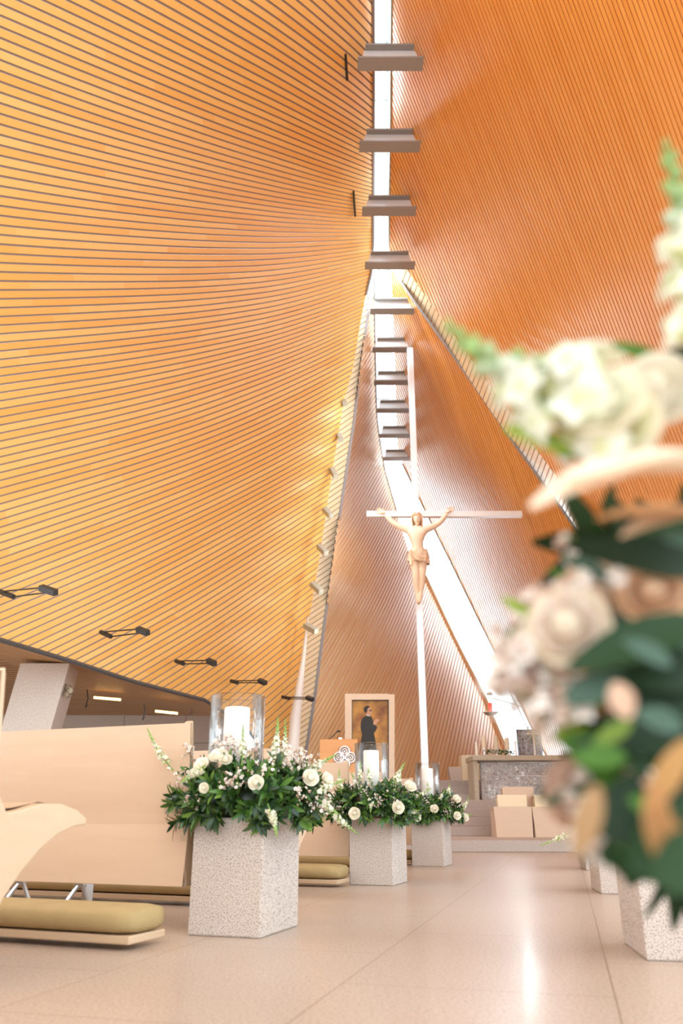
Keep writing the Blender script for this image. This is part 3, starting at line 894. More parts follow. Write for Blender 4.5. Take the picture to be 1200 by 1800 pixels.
# head with face
hc = S(732.5, 912.5, -0.03) - so
m = MB()
rings = []
n = 28
for i in range(19):
    ph = math.pi * i / 18; rr = []
    for k in range(n):
        a = 2 * math.pi * k / n
        x = math.sin(ph) * math.cos(a); yv = math.sin(ph) * math.sin(a); z = math.cos(ph)
        wx = 0.098 * (1 - 0.22 * max(0, -z)); wy = 0.115; wz = 0.145
        p = Vector((x * wx, yv * wy, z * wz))
        if yv < 0:
            fx = x * wx; fz = z * wz
            nose = math.exp(-(fx / 0.016) ** 2) * (math.exp(-((fz + 0.012) / 0.03) ** 2)) * 0.036
            brow = math.exp(-((fz - 0.03) / 0.012) ** 2) * 0.010
            eye = -math.exp(-((abs(fx) - 0.036) / 0.016) ** 2) * math.exp(-((fz - 0.012) / 0.012) ** 2) * 0.016
            mouth = math.exp(-(fx / 0.028) ** 2) * math.exp(-((fz + 0.062) / 0.008) ** 2) * 0.010 - math.exp(-(fx / 0.03) ** 2) * math.exp(-((fz + 0.052) / 0.005) ** 2) * 0.006
            p.y -= nose + brow + eye + mouth
        rr.append(hc + p)
    rings.append(rr)
m.grid(rings, closed=True)
m.build('head', M['statue'], st, smooth=True)
m = MB()
for k in range(46):       # long wavy hair falling to the shoulders
    a = math.pi * (k / 45.0) * 1.25 - math.pi * 0.125
    x = -math.cos(a); yv = math.sin(a)
    if yv < -0.3: continue
    ps = [hc + Vector((x * 0.03, yv * 0.05 - 0.02, 0.150)), hc + Vector((x * 0.085, yv * 0.10 - 0.02, 0.11)), hc + Vector((x * 0.118, yv * 0.125 - 0.02, 0.03)), hc + Vector((x * 0.122 + random.uniform(-.01, .01), yv * 0.12 - .02, -0.06)), hc + Vector((x * 0.112 + random.uniform(-.015, .015), yv * 0.10 - .03, -0.15 - random.uniform(0, .05)))]
    m.tube(ps, [0.012, 0.018, 0.02, 0.02, 0.008], 6)
for k in range(14):       # beard
    a = (k - 6.5) / 6.5
    m.tube([hc + Vector((a * 0.06, -0.085 + abs(a) * .03, -0.075)), hc + Vector((a * 0.045, -0.095 + abs(a) * .02, -0.125)), hc + Vector((a * 0.02, -0.08, -0.165))], [0.012, 0.013, 0.005], 5)
m.build('hair', M['hair'], st, smooth=True)
m = MB()
for j in range(2):
    m.tube([hc + Vector((0.112 * math.cos(q * math.pi / 10), 0.13 * math.sin(q * math.pi / 10) - .005, 0.068 + .02 * j + 0.010 * math.sin(q * 2.2 + j * 2))) for q in range(21)], 0.011, 5)
m.build('thorn_crown', M['hair'], st)
# loincloth
m = MB(); rows = []
for i in range(11):
    v = i / 10; row = []
    for k in range(40):
        a = 2 * math.pi * k / 40
        fold = 0.014 * math.sin(a * 9 + v * 5) * (0.4 + v) + 0.01 * math.sin(v * 22 + a * 2.5)
        rx = 0.205 + 0.045 * v + fold; ry = 0.155 + 0.03 * v + fold
        top_ = S(735.5, 967); bot = S(735.5, 989.5 + 3 * math.cos(a))
        c = top_.lerp(bot, v) - so
        row.append(c + Vector((rx * math.cos(a), ry * math.sin(a), 0)))
    rows.append(row)
m.grid(rows, closed=True)
for j in range(5):       # gathered fold slung across the hips
    m.tube([S(723, 969 + j * 1.6, -0.16) - so, S(730, 974 + j * 2, -.22) - so, S(739, 979 + j * 1.6, -.22) - so, S(747.5, 980 + j * .8, -.1) - so], 0.02, 6)
m.tube([S(723.5, 969, -.05) - so, S(722, 980, -.1) - so, S(722.5, 993, -.08) - so], [0.05, 0.055, 0.035], 8)
m.build('loincloth', M['cloth'], st, smooth=True)

# ------------------------------------------------------------------ painting
YP = 17.2
def Q(px, py, dy=0.0): return P(px, py, YP + dy)
pc = Q(650, 1385)
pc.z = 0.85
t = empty('framed_painting', pc)
tag(t, 'large framed painting of a priest in black cassock against golden clouds', 'painting')
def rect(m, x0, y0, x1, y1, d0, d1):
    a = [Q(x0, y0) - pc, Q(x1, y0) - pc, Q(x1, y1) - pc, Q(x0, y1) - pc]
    m.hexa([q + Vector((0, d0, 0)) for q in a], [q + Vector((0, d1, 0)) for q in a])
m = MB()
rect(m, 606, 1220, 618, 1395, -0.05, 0.06); rect(m, 683, 1221, 693, 1395, -0.05, 0.06)
rect(m, 618, 1220, 683, 1230.5, -0.05, 0.06); rect(m, 618, 1380, 683, 1395, -0.05, 0.06)
m.build('frame', M['framewood'], t)
m = MB(); rect(m, 616.5, 1229, 684, 1231.5, -0.04, 0.06); rect(m, 616.5, 1229, 619, 1381, -0.04, 0.06); rect(m, 681.5, 1229, 684.5, 1381, -0.04, 0.06)
m.build('inner_frame', M['black'], t)
mt, nt, b = new_mat('painted_golden_clouds')
n1 = nt.nodes.new('ShaderNodeTexNoise'); n1.inputs['Scale'].default_value = 2.6; n1.inputs['Detail'].default_value = 5
tcn = nt.nodes.new('ShaderNodeTexCoord'); nt.links.new(tcn.outputs['Object'], n1.inputs['Vector'])
cr = nt.nodes.new('ShaderNodeValToRGB')
cr.color_ramp.elements[0].position = 0.32; cr.color_ramp.elements[0].color = (0.22, 0.07, 0.015, 1)
cr.color_ramp.elements[1].position = 0.68; cr.color_ramp.elements[1].color = (0.75, 0.38, 0.06, 1)
nt.links.new(n1.outputs['Fac'], cr.inputs[0]); nt.links.new(cr.outputs[0], b.inputs['Base Color'])
M['canvas'] = mt
m = MB(); rect(m, 617, 1230, 684, 1382, 0.02, 0.04); m.build('canvas', M['canvas'], t)
def flat(name, poly, d, col, rough=0.6):
    m = MB(); m.prism([Q(x, y) - pc + Vector((0, d, 0)) for x, y in poly], (0, 0.004, 0))
    return fixn(m.build(name, simple(name + '_paint', col, rough, var=0.25, vscale=6), t))
flat('painted_cassock', [(637, 1262), (642, 1258), (648, 1256.5), (652, 1259), (655, 1265), (657, 1273), (661, 1275), (663, 1279), (660, 1285), (657, 1289), (659, 1298), (661, 1312), (662, 1330), (663, 1381), (629, 1381), (631, 1330), (634, 1305), (636, 1290), (633.5, 1280), (634, 1269)], 0.015, (0.028, 0.026, 0.024))
flat('painted_face', [(642, 1250), (643, 1245), (647, 1242.5), (651, 1243.5), (653, 1248), (653.8, 1251), (653, 1254.5), (650.5, 1257), (646, 1257), (643, 1254)], 0.012, (0.62, 0.33, 0.2))
flat('painted_hair', [(639, 1249), (639.5, 1243.5), (643, 1240.8), (647, 1240.5), (650, 1242), (647.5, 1244), (645.5, 1247), (645, 1252), (642, 1253)], 0.009, (0.035, 0.025, 0.02))
flat('painted_collar', [(643.5, 1256), (650, 1257.5), (650, 1259), (643.5, 1257.8)], 0.008, (0.8, 0.78, 0.72))
flat('painted_hands', [(655.5, 1272), (658, 1266), (662, 1263.5), (665, 1265), (668, 1265.2), (664, 1268), (661.5, 1272), (658, 1274.5)], 0.008, (0.65, 0.36, 0.23))
flat('painted_spectacles', [(648, 1248.2), (652.8, 1247.6), (652.9, 1249.6), (650.6, 1250.2), (648, 1249.2)], 0.006, (0.05, 0.04, 0.04))
m = MB()
m.tube([Vector((-0.4, .1, 0.0)), Vector((-0.2, .1, 0.6))], 0.025, 6); m.tube([Vector((0.4, .1, 0)), Vector((0.2, .1, 0.6))], 0.025, 6)
m.box((-0.45, -.06, Q(650, 1395).z - pc.z - .04), (0.45, .1, Q(650, 1395).z - pc.z)); m.build('easel', M['black'], t)

# ------------------------------------------------------------------ ambo
def quatrefoil(m, c, r, y=-0.02):
    for dx_, dz_ in ((0, 1), (1, 0), (0, -1), (-1, 0)):
        cc = c + Vector((dx_ * r * .95, y, dz_ * r * .95))
        m.tube([cc + Vector((r * .78 * math.cos(q * math.pi / 10), 0, r * .78 * math.sin(q * math.pi / 10))) for q in range(21)], r * .17, 6, cap=False)
        m.tube([cc + Vector((r * .42 * math.cos(q * math.pi / 6), 0, r * .42 * math.sin(q * math.pi / 6))) for q in range(13)], r * .12, 6, cap=False)
        m.tube([cc + Vector((-.3 * r, 0, -.3 * r)), cc + Vector((.3 * r, 0, .3 * r))], r * .1, 5)
        m.tube([cc + Vector((.3 * r, 0, -.3 * r)), cc + Vector((-.3 * r, 0, .3 * r))], r * .1, 5)
a0 = P(595, 1355, 14.2)
t = empty('ambo', (a0.x, 14.2, 0.17))
tag(t, 'honey wood reading stand with an openwork silver quatrefoil', 'lectern')
zt = P(595, 1299, 14.2).z - 0.17; zl = P(595, 1369, 14.2).z - 0.17
m = MB(); wA = 0.325
m.hexa([Vector((-wA, 0, zl)), Vector((wA, 0, zl)), Vector((wA, 0.03, zt)), Vector((-wA, 0.03, zt))], [Vector((-wA, 0.06, zl)), Vector((wA, 0.06, zl)), Vector((wA, .1, zt)), Vector((-wA, .1, zt))])
fixn(m.build('front_panel', M['orange_wood'], t, bevel=0.006))
m = MB(); m.box((-wA, .1, zt - .25), (wA, .45, zt - .22)); m.build('book_rest', M['orange_wood'], t)
m = MB(); m.box((-.12, .1, 0), (.12, .3, zl + .2)); m.build('stand', M['orange_wood'], t)
m = MB(); quatrefoil(m, Vector((0.10, 0, (zt + zl) / 2 + .02)), 0.105); m.build('emblem', M['bright'], t, smooth=True)
m = MB(); m.tube([Vector((-.18, .2, zt)), Vector((-.05, .2, zt + .12)), Vector((-.02, .15, zt + .14))], 0.008, 6); m.tube([Vector((-.02, .15, zt + .14)), Vector((.02, .13, zt + .145))], .016, 6); m.build('microphone', M['black'], t)
m = MB(); m.box((0.0, .12, zt - .01), (.06, .16, zt + .035)); m.build('reading_lamp', M['bright'], t)

# ------------------------------------------------------------------ pews
PROF = [(-.115, .955), (-.075, .965), (-.055, .90), (-.005, .72), (.03, .58), (.065, .515), (.13, .525), (.22, .545), (.32, .545), (.41, .525), (.465, .497), (.465, .475), (.40, .47), (.32, .445), (.24, .40), (.16, .33), (.10, .26), (.06, .19), (.0, .19), (-.03, .28), (-.02, .42), (-.005, .50), (-.045, .68), (-.08, .82)]
PROF = [((s_ * .42 if (z_ > .56 and s_ < .06) else s_), z_) for s_, z_ in PROF]
def make_pew(label, L=3.4):
    t = empty('pew')
    tag(t, label, 'pew', 'beech pews on the left')
    e = MB(); e.prism([Vector((0, s, z)) for s, z in PROF], (-0.045, 0, 0)); fixn(e.build('end_panel', M['pewedge'], t, bevel=0.006))
    e = MB(); e.prism([Vector((-L, s, z)) for s, z in PROF], (-0.045, 0, 0)); fixn(e.build('end_panel', M['pewedge'], t, bevel=0.006))
    b = MB()
    back = [(-.110, .95), (-.09, .86), (-.058, .70), (-.018, .52), (-.016, .47), (-.026, .34), (-.038, .19)]
    back = [((s_ * .42 - .012 if z_ > .56 else s_), z_) for s_, z_ in back]
    rows = [[Vector((-L, s, z)), Vector((-.0005, s, z))] for s, z in back]
    rows2 = [[Vector((-L, s + .03, z)), Vector((-.0005, s + .03, z))] for s, z in back[::-1]]
    b.grid(rows + rows2 + [rows[0]])
    fixn(b.build('backrest', M['pew'], t, smooth=False, bevel=0.004))
    s_ = MB()
    seat = [(-.01, .52), (.13, .53), (.25, .55), (.36, .54), (.455, .50), (.455, .475), (.36, .51), (.25, .52), (.13, .50), (.03, .49)]
    s_.grid([[Vector((-L + .0, s, z)), Vector((-.046, s, z))] for s, z in seat + [seat[0]]])
    fixn(s_.build('seat', M['pew'], t))
    for x in (-.75, -L / 2, -L + .55):
        l = MB(); l.box((x - .012, .20, 0), (x + .012, .26, .42)); l.box((x - .03, .10, 0), (x + .03, .36, .012)); l.build('leg', M['chrome'], t)
    k = MB(); k.box((-L + .25, -.62, .022), (.13, -.36, .055)); kb = k.build('kneeler', M['pewedge'], t, bevel=0.006)
    c = MB(); rows = []
    for i in range(13):
        a = i / 12
        xx = -L + .25 + (L - .10) * a
        rows.append(xx)
    n = 20; rg = []
    xs_ = [-L + .24, -L + .26, -L + .32] + list(np.linspace(-L + .5, -.05, 10)) + [.06, .12, .14]
    for xi, xx in enumerate(xs_):
        f = 1.0
        if xi in (0, len(xs_) - 1): f = 0.55
        elif xi in (1, len(xs_) - 2): f = 0.88
        rg.append([Vector((xx, -.49 + .15 * f * math.copysign(abs(math.cos(2 * math.pi * q / n)) ** .55, math.cos(2 * math.pi * q / n)), .105 + .052 * f * math.copysign(abs(math.sin(2 * math.pi * q / n)) ** .7, math.sin(2 * math.pi * q / n)))) for q in range(n)])
    b0 = 0
    c.grid(rg, closed=True); c.face(range(0, n)); c.face(list(range((len(rg) - 1) * n, len(rg) * n))[::-1])
    fixn(c.build('cushion', M['cushion'], kb, smooth=True))
    for x in (-.62, -1.0, -L + .7):
        br = MB()
        br.tube([Vector((x, .0, .20)), Vector((x - .05, -.10, .04))], .011, 8)
        br.tube([Vector((x, .0, .20)), Vector((x + .055, .06, .03))], .011, 8)
        br.tube([Vector((x + .06, .06, .03)), Vector((x - .055, -.37, .03))], .009, 8)
        br.box((x - .03, -.02, .185), (x + .03, .03, .20))
        br.build('kneeler_bracket', M['chrome'], t)
    return t
RZ = math.radians(-21.5)
pew0 = make_pew('foremost pew, only its curved end showing at the left edge of the photo')
base = Vector((-.745, 4.22, 0)); stepv = Vector((.41, 1.55, 0))
pl = [(-1, 'foremost pew, only its curved end showing at the left edge of the photo'), (0, 'pale beech pew with its broad plain back, behind the first flower pedestal'),
      (1, 'beech pew almost hidden behind the first flower pedestal, its low end just showing'), (2, 'beech pew between the first and second flower pedestals, back visible'),
      (3, 'beech pew behind the second flower pedestal, low back strip showing'), (4, 'farthest beech pew, behind the third flower pedestal')]
for i, (k, lab) in enumerate(pl):
    o = pew0 if i == 0 else copy_tree(pew0)
    o.location = base + stepv * k + (Vector((.06, .0, 0)) if k == -1 else Vector((0, 0, 0)))
    o.rotation_euler = (0, 0, RZ); o['label'] = lab

# ------------------------------------------------------------------ pedestals
def make_ped():
    m = MB(); w, d, h = .18, .235, .5
    m.box((-w, -d, 0), (w, d, h))
    return m.build('granite_pedestal', M['ped'], bevel=0.008)
ped0 = make_ped()
PEDS = [((-.458, 4.237), -18, 'speckled granite pedestal under the largest sharp flower mound, left of the aisle'),
        ((.306, 7.14), -18, 'speckled granite pedestal second along the left side of the aisle'),
        ((1.02, 9.76), -18, 'speckled granite pedestal farthest along the left side of the aisle'),
        ((.71, .76), -8, 'granite pedestal closest to the viewer, carrying the blurred flowers at right'),
        ((1.351, 3.583), -8, 'speckled granite pedestal at the lower right corner of the photo'),
        ((2.03, 6.37), -8, 'granite pedestal second along the right side of the aisle'),
        ((2.70, 9.08), -8, 'granite pedestal farthest along the right side, half in shadow')]
for i, ((x, y), a, lab) in enumerate(PEDS):
    o = ped0 if i == 0 else ped0.copy()
    if i: COL.objects.link(o)
    o.location = (x, y, 0); o.rotation_euler = (0, 0, math.radians(a))
    tag(o, lab, 'pedestal', 'granite pedestals along the aisle')

# ------------------------------------------------------------------ candles in vases
def make_vase():
    m = MB(); R0 = .142; H = .585
    prof = [(0.001, 0.0), (R0 * .9, 0.0), (R0, .012), (R0 * .985, .2), (R0 * .99, .4), (R0, H), (R0 - .004, H + .004), (R0 - .009, H), (R0 - .009, .4), (R0 - .009, .03), (0.001, .025)]
    m.lathe(prof, n=48); return m.build('glass_vase', M['vase'], smooth=True)
def make_candle():
    m = MB(); r = .066; H = .50
    m.lathe([(0.001, 0), (r, 0), (r, H - .008), (r - .004, H), (r * .8, H - .004), (r * .5, H - .02), (0.001, H - .022)], n=36)
    o = m.build('pillar_candle', M['wax'], smooth=True)
    w = MB(); w.tube([Vector((0, 0, H - .03)), Vector((.003, 0, H + .005))], .002, 5); w.build('wick', M['black'], o)
    return o
v0 = make_vase(); c0 = make_candle()
nm = ['nearest sharp flower mound on the left', 'second flower mound on the left', 'third flower mound on the left']
for i in range(3):
    v = v0 if i == 0 else v0.copy(); c = c0 if i == 0 else copy_tree(c0)
    if i: COL.objects.link(v)
    (x, y), a, _ = PEDS[i]
    x, y = [(P(414, 1330, 4.22).x, 4.22), (P(653, 1380, 7.05).x, 7.05), (P(752.5, 1400, 9.7).x, 9.7)][i]
    v.location = (x, y, .502); c.location = (x - .002, y, .532)
    tag(v, 'wide clear glass hurricane vase in the ' + nm[i], 'vase', 'hurricane vases')
    tag(c, 'thick white pillar candle inside the vase of the ' + nm[i], 'candle', 'pillar candles in vases')

# ------------------------------------------------------------------ flowers
GREENS = [(0.035, 0.085, 0.018), (0.055, 0.14, 0.025), (0.10, 0.22, 0.035), (0.025, 0.065, 0.025), (0.17, 0.31, 0.05)]
def rv(col, v=.15):
    k = 1 + random.uniform(-v, v); return tuple(min(1, c * k) for c in col)
def leaf(m, base, d, L, W, col, bend=.25, up=None):
    d = Vector(d).normalized()
    up = Vector(up) if up is not None else Vector((random.uniform(-.5, .5), random.uniform(-.5, .5), 1))
    s = d.cross(up)
    if s.length < 1e-3: s = Vector((1, 0, 0))
    s.normalize(); nn = s.cross(d).normalized()
    n = 6; rows = []
    for i in range(n + 1):
        t = i / n
        w = W * math.sin(math.pi * min(1, t * .92 + .04)) ** .75 * (1 - .15 * t)
        c = Vector(base) + d * L * t - nn * bend * L * t * t
        rows.append([c - s * w / 2 + nn * w * .14, c, c + s * w / 2 + nn * w * .14])
    m.grid(rows, col)
def rosette(m, base, d, n, L, W, cols):
    d = Vector(d).normalized()
    a = d.orthogonal().normalized(); b = d.cross(a)
    for k in range(n):
        an = 2 * math.pi * (k + random.random() * .5) / n
        sp = random.uniform(.45, 1.1)
        dd = (d + (a * math.cos(an) + b * math.sin(an)) * sp).normalized()
        leaf(m, Vector(base) + d * random.uniform(-.01, .02), dd, L * random.uniform(.7, 1.15), W * random.uniform(.8, 1.15), rv(random.choice(cols)), bend=random.uniform(.05, .35), up=d)
def rose(m, c, d, R, col=(0.95, 0.92, 0.82), col2=(0.94, 0.89, 0.76)):
    d = Vector(d).normalized(); a = d.orthogonal().normalized(); b = d.cross(a)
    def W(q): return Vector(c) + a * q[0] + b * q[1] + d * q[2]
    m.blob(W((0, 0, R * .35)), R * .42, col2, (1, 1, 1.2), 8, 6, axis=d)
    for layer, (n, r0, h, fl) in enumerate(((3, .42, 1.0, -.12), (4, .62, .98, 0.0), (5, .82, .88, .15), (5, 1.0, .68, .38))):
        off = random.random() * 6
        for k in range(n):
            ac = off + 2 * math.pi * k / n; wa = 2.3 * math.pi / n
            rows = []
            for i in range(6):
                v = i / 5
                row = []
                for j in range(6):
                    u = (j / 5 - .5)
                    an = ac + u * wa * (.55 + .45 * math.sin(math.pi * min(v + .15, 1) * .6))
                    rr = R * r0 * (.25 + .75 * math.sin(v * math.pi / 2)) + R * fl * max(0, v - .55) * (1.1 - abs(u))
                    z = R * h * (v - .25 * u * u * 4 * v) - R * .25 - R * fl * .5 * max(0, v - .75)
                    row.append(W((rr * math.cos(an), rr * math.sin(an), z)))
                rows.append(row)
            m.grid(rows, rv(col if layer < 3 else col2, .05))
def floret(m, c, d, R, col, lip=None):
    d = Vector(d).normalized(); a = d.orthogonal().normalized(); b = d.cross(a)
    m.blob(Vector(c), R * .55, lip or col, (.8, .8, 1.2), 6, 4, axis=d)
    for k in range(5):
        an = 2 * math.pi * k / 5 + random.random() * .6
        rd = (a * math.cos(an) + b * math.sin(an))
        rows = []
        for i in range(4):
            v = i / 3; row = []
            for j in (-1, 0, 1):
                sd = d.cross(rd)
                w = R * .42 * math.sin(math.pi * (.2 + .7 * v))
                row.append(Vector(c) + d * R * (.4 + .5 * v - .5 * v * v) + rd * R * 1.0 * v + sd * j * w + d * R * .12 * random.uniform(-1, 1))
            rows.append(row)
        m.grid(rows, rv(col, .06))
def snap(m, base, tip, n=26, R=.017, bend=.1, white=(0.88, 0.88, 0.74), green=(0.42, 0.60, 0.18), start=.18):
    base = Vector(base); tip = Vector(tip); ax = tip - base; L = ax.length; d0 = ax.normalized()
    side = d0.orthogonal().normalized(); bx = side * bend * L
    def pos(t): return base.lerp(tip, t) + bx * math.sin(math.pi * t) 
    m.tube([pos(i / 8) for i in range(9)], [.0035 - .0018 * i / 8 for i in range(9)], 6, (0.25, 0.42, 0.10))
    for i in range(n):
        t = start + (1 - start) * (i / (n - 1)) ** .85
        p = pos(t); d = (pos(min(1.02, t + .02)) - pos(t - .02)).normalized()
        a = d.orthogonal().normalized(); b = d.cross(a); an = i * 2.4
        rd = a * math.cos(an) + b * math.sin(an)
        s = R * (1.05 - .75 * (t ** 2)); dd = (rd + d * (.3 + 1.2 * t)).normalized()
        if t < .55:
            floret(m, p + dd * s * .75, dd, s, rv(white, .07), lip=rv((0.80, 0.82, 0.50), .1))
        else:
            g = (t - .55) / .45
            col = tuple(white[q] * .9 * (1 - min(1, g * 2.2)) + green[q] * min(1, g * 2.2) for q in range(3))
            m.blob(p + dd * s * .6, s * .62, rv(col, .1), (.75, .75, 1.25), 6, 4, axis=dd)
def waxcluster(m, c, spread, n, r=.0072, cols=((0.88, 0.80, 0.72), (0.92, 0.88, 0.82), (0.66, 0.46, 0.36))):
    for _ in range(n):
        q = Vector(c) + Vector((random.gauss(0, 1), random.gauss(0, 1), random.gauss(0, 1))) * spread
        d = Vector((random.gauss(0, 1), random.gauss(-.6, 1), random.gauss(.6, 1))).normalized()
        if random.random() < .6: floret(m, q, d, r * 1.5, rv(random.choice(cols[:2]), .08), lip=cols[2])
        else: m.blob(q, r * .7, rv(random.choice(cols), .1), n=5, m=4)
        if random.random() < .3: m.tube([q, q - d * .02], .001, 4, (0.3, 0.35, 0.12))

def dome_point(rx, ry, h, el, az, z0):
    return Vector((rx * math.cos(el) * math.cos(az), ry * math.cos(el) * math.sin(az), z0 + h * math.sin(el)))

def make_arrangement(label, seed, rx=.36, ry=.30, h=.25, nros=200, snaps=(), roses=(), wax=()):
    random.seed(seed)
    t = empty('flower_arrangement')
    tag(t, label, 'flowers', 'candle flower mounds on the pedestals')
    m = MB()
    for k in range(nros):
        az = random.uniform(0, 2 * math.pi); el = math.asin(random.uniform(-.22, .86))
        if 0.9 < abs(el) : continue
        r = random.uniform(.72, 1.0)
        p = dome_point(rx * r, ry * r, h * r, el, az, .03)
        if math.hypot(p.x, p.y) < .165: continue
        if p.z < .0 and math.hypot(p.x, p.y) < .27: continue
        d = Vector((p.x / rx, p.y / ry, (p.z - .03) / h * .7 - .10)).normalized()
        if el < .15: d.z -= .35
        rosette(m, p - d * .03, d, random.choice((7, 8, 9)), .080, .024, GREENS[:4] if random.random() < .75 else GREENS)
    # woody core that hides the foam
    m.lathe([(.152, .004), (rx * .5, .004), (rx * .56, .05), (rx * .5, h * .4), (.17, h * .55), (.152, h * .55), (.152, .004)], n=20, col=(0.03, 0.05, 0.02))
    m.build('foliage', M['leaf'], t, smooth=True)
    m = MB()
    for c, s, n in wax: waxcluster(m, c, s, n)
    w = m.build('waxflower_sprays', M['petal'], t, smooth=True); w['kind'] = 'stuff'
    for c, d, R in roses:
        m = MB(); rose(m, c, d, R); m.build('rose', M['petal'], t, smooth=True)
    for b, tp, n, R in snaps:
        m = MB(); snap(m, b, tp, n, R, bend=random.uniform(-.08, .08)); m.build('snapdragon', M['petal'], t, smooth=True)
    return t

c1 = Vector((-.455, 4.22, .5))
def A1(px, py, dy=0.0): return P(px, py, 4.22 + dy) - c1
snaps1 = [(A1(305, 1355, -.05), A1(259, 1280, -.05), 30, .017), (A1(478, 1345, -.12), A1(488, 1262, -.15), 34, .017), (A1(492, 1350, -.05), A1(501, 1266, -.02), 30, .016),
          (A1(425, 1345, -.25), A1(427, 1275, -.26), 24, .014), (A1(530, 1365, -.1), A1(590, 1327, -.12), 30, .017), (A1(545, 1400, -.18), A1(608, 1370, -.2), 26, .016),
          (A1(470, 1412, -.34), A1(486, 1470, -.36), 26, .016), (A1(575, 1425, -.15), A1(630, 1467, -.2), 22, .014), (A1(362, 1345, -.28), A1(318, 1375, -.3), 26, .017), (A1(560, 1405, -.2), A1(596, 1432, -.22), 18, .015)]
roses1 = [(A1(384, 1331, -.20), Vector((-.1, -.7, .7)), .042), (A1(396, 1336, -.22), Vector((.2, -.8, .6)), .03), (A1(450, 1377, -.33), Vector((0, -1, .35)), .033), (A1(545, 1368, -.22), Vector((.3, -1, .3)), .036),
          (A1(574, 1371, -.12), Vector((.7, -.7, .3)), .032), (A1(359, 1385, -.3), Vector((-.2, -1, 0)), .022), (A1(355, 1345, -.24), Vector((-.3, -.8, .5)), .034)]
wax1 = [(A1(335, 1320, -.05), .02, 26), (A1(395, 1310, -.18), .03, 50), (A1(440, 1320, -.2), .03, 50), (A1(500, 1335, -.14), .035, 70), (A1(530, 1340, -.12), .035, 60), (A1(325, 1365, -.18), .025, 30), (A1(400, 1375, -.33), .02, 20),
        (A1(338, 1405, -.25), .02, 18), (A1(565, 1410, -.2), .03, 40), (A1(530, 1395, -.28), .02, 20), (A1(418, 1365, -.3), .03, 24), (A1(470, 1345, -.28), .03, 24)]
arr1 = make_arrangement('largest sharp mound of leaves, white roses and snapdragons round the nearest left candle vase', 3, .40, .34, .31, 290, snaps1, roses1, wax1)
arr1.location = c1

def vary(seed, k=1.0, ns=10, nr=7):
    random.seed(seed)
    def pt(az, el, r=1.0): return dome_point(.36 * r, .31 * r, .27 * r, el, az, .03)
    sn = []; ro = []; wx = []
    for i in range(ns):
        az = random.uniform(math.pi, 2 * math.pi) if i < ns * .75 else random.uniform(0, math.pi)
        el = random.choice((.75, .6, .2, .9, .0))
        p = pt(az, el, .85); q = pt(az, el, 1.15) + Vector((random.uniform(-.05, .05), 0, random.uniform(.02, .14)))
        if el < .3: q.z = p.z + random.uniform(-.08, .04)
        sn.append((p, p + (q - p).normalized() * random.uniform(.13, .2), 24, .016))
    for i in range(nr):
        az = random.uniform(math.pi * 1.05, 1.95 * math.pi); el = random.uniform(.0, .75); p = pt(az, el, 1.02)
        ro.append((p, p.normalized() + Vector((0, -.3, .1)), random.uniform(.032, .04)))
    for i in range(14):
        az = random.uniform(math.pi * .95, 2.05 * math.pi); el = random.uniform(.1, .95)
        wx.append((pt(az, el, 1.0), .03, 34))
    return sn, ro, wx
c2 = Vector((.29, 7.05, .5)); c3 = Vector((1.03, 9.72, .5))
def A2(px, py, dy): return P(px, py, 7.05 + dy) - c2
def A3(px, py, dy): return P(px, py, 9.72 + dy) - c3
s2, r2, w2 = vary(21)
s2 = s2[:3] + [(A2(690, 1385, -.2), A2(712, 1340, -.2), 30, .02), (A2(650, 1375, -.25), A2(647, 1352, -.28), 20, .016), (A2(630, 1378, -.25), A2(633, 1338, -.26), 22, .016), (A2(600, 1395, -.2), A2(596, 1352, -.2), 24, .018), (A2(652, 1400, -.3), A2(651, 1428, -.34), 16, .018), (A2(735, 1400, -.1), A2(757, 1386, -.1), 16, .016)]
r2 = [(A2(623, 1430, -.33), Vector((-.1, -1, .1)), .042), (A2(699, 1420, -.33), Vector((.2, -1, .2)), .045), (A2(720, 1383, -.2), Vector((.3, -.8, .5)), .045), (A2(732, 1435, -.1), Vector((.6, -.8, 0)), .036)]
arr2 = make_arrangement('flower mound with two open white roses, second along the left of the aisle', 8, .40, .34, .29, 260, s2, r2, w2); arr2.location = c2
s3, r3, w3 = vary(33)
s3 = s3[:3] + [(A3(810, 1425, -.2), A3(824, 1400, -.2), 20, .018), (A3(787, 1400, -.2), A3(790, 1378, -.2), 20, .018), (A3(750, 1395, -.25), A3(751, 1375, -.25), 16, .016), (A3(735, 1430, -.25), A3(760, 1425, -.3), 16, .018)]
r3 = [(A3(763, 1422, -.33), Vector((-.1, -1, .3)), .042), (A3(803, 1434, -.3), Vector((.2, -1, .1)), .04), (A3(818, 1437, -.15), Vector((.6, -.8, 0)), .036), (A3(802, 1405, -.2), Vector((.3, -.8, .5)), .045)]
arr3 = make_arrangement('small far flower mound beside the altar steps, third along the left of the aisle', 13, .37, .33, .29, 240, s3, r3, w3); arr3.location = c3
# right-hand mounds, mostly behind the blurred one
sr_, rr_, wr_ = vary(44)
arrR = make_arrangement('dark leafy flower mound on the lower right pedestal, behind the blurred flowers', 17, .36, .32, .26, 180, sr_, rr_, wr_); arrR.location = (1.36, 3.60, .5)
for i, ((x, y), lab) in enumerate((((2.04, 6.38), 'flower mound second along the right side, a green sprig sticking out over the aisle'), ((2.71, 9.1), 'farthest flower mound on the right side, mostly hidden by blurred leaves'))):
    o = copy_tree(arrR); o.location = (x, y, .5); o.rotation_euler = (0, 0, 1.9 * (i + 1)); o['label'] = lab
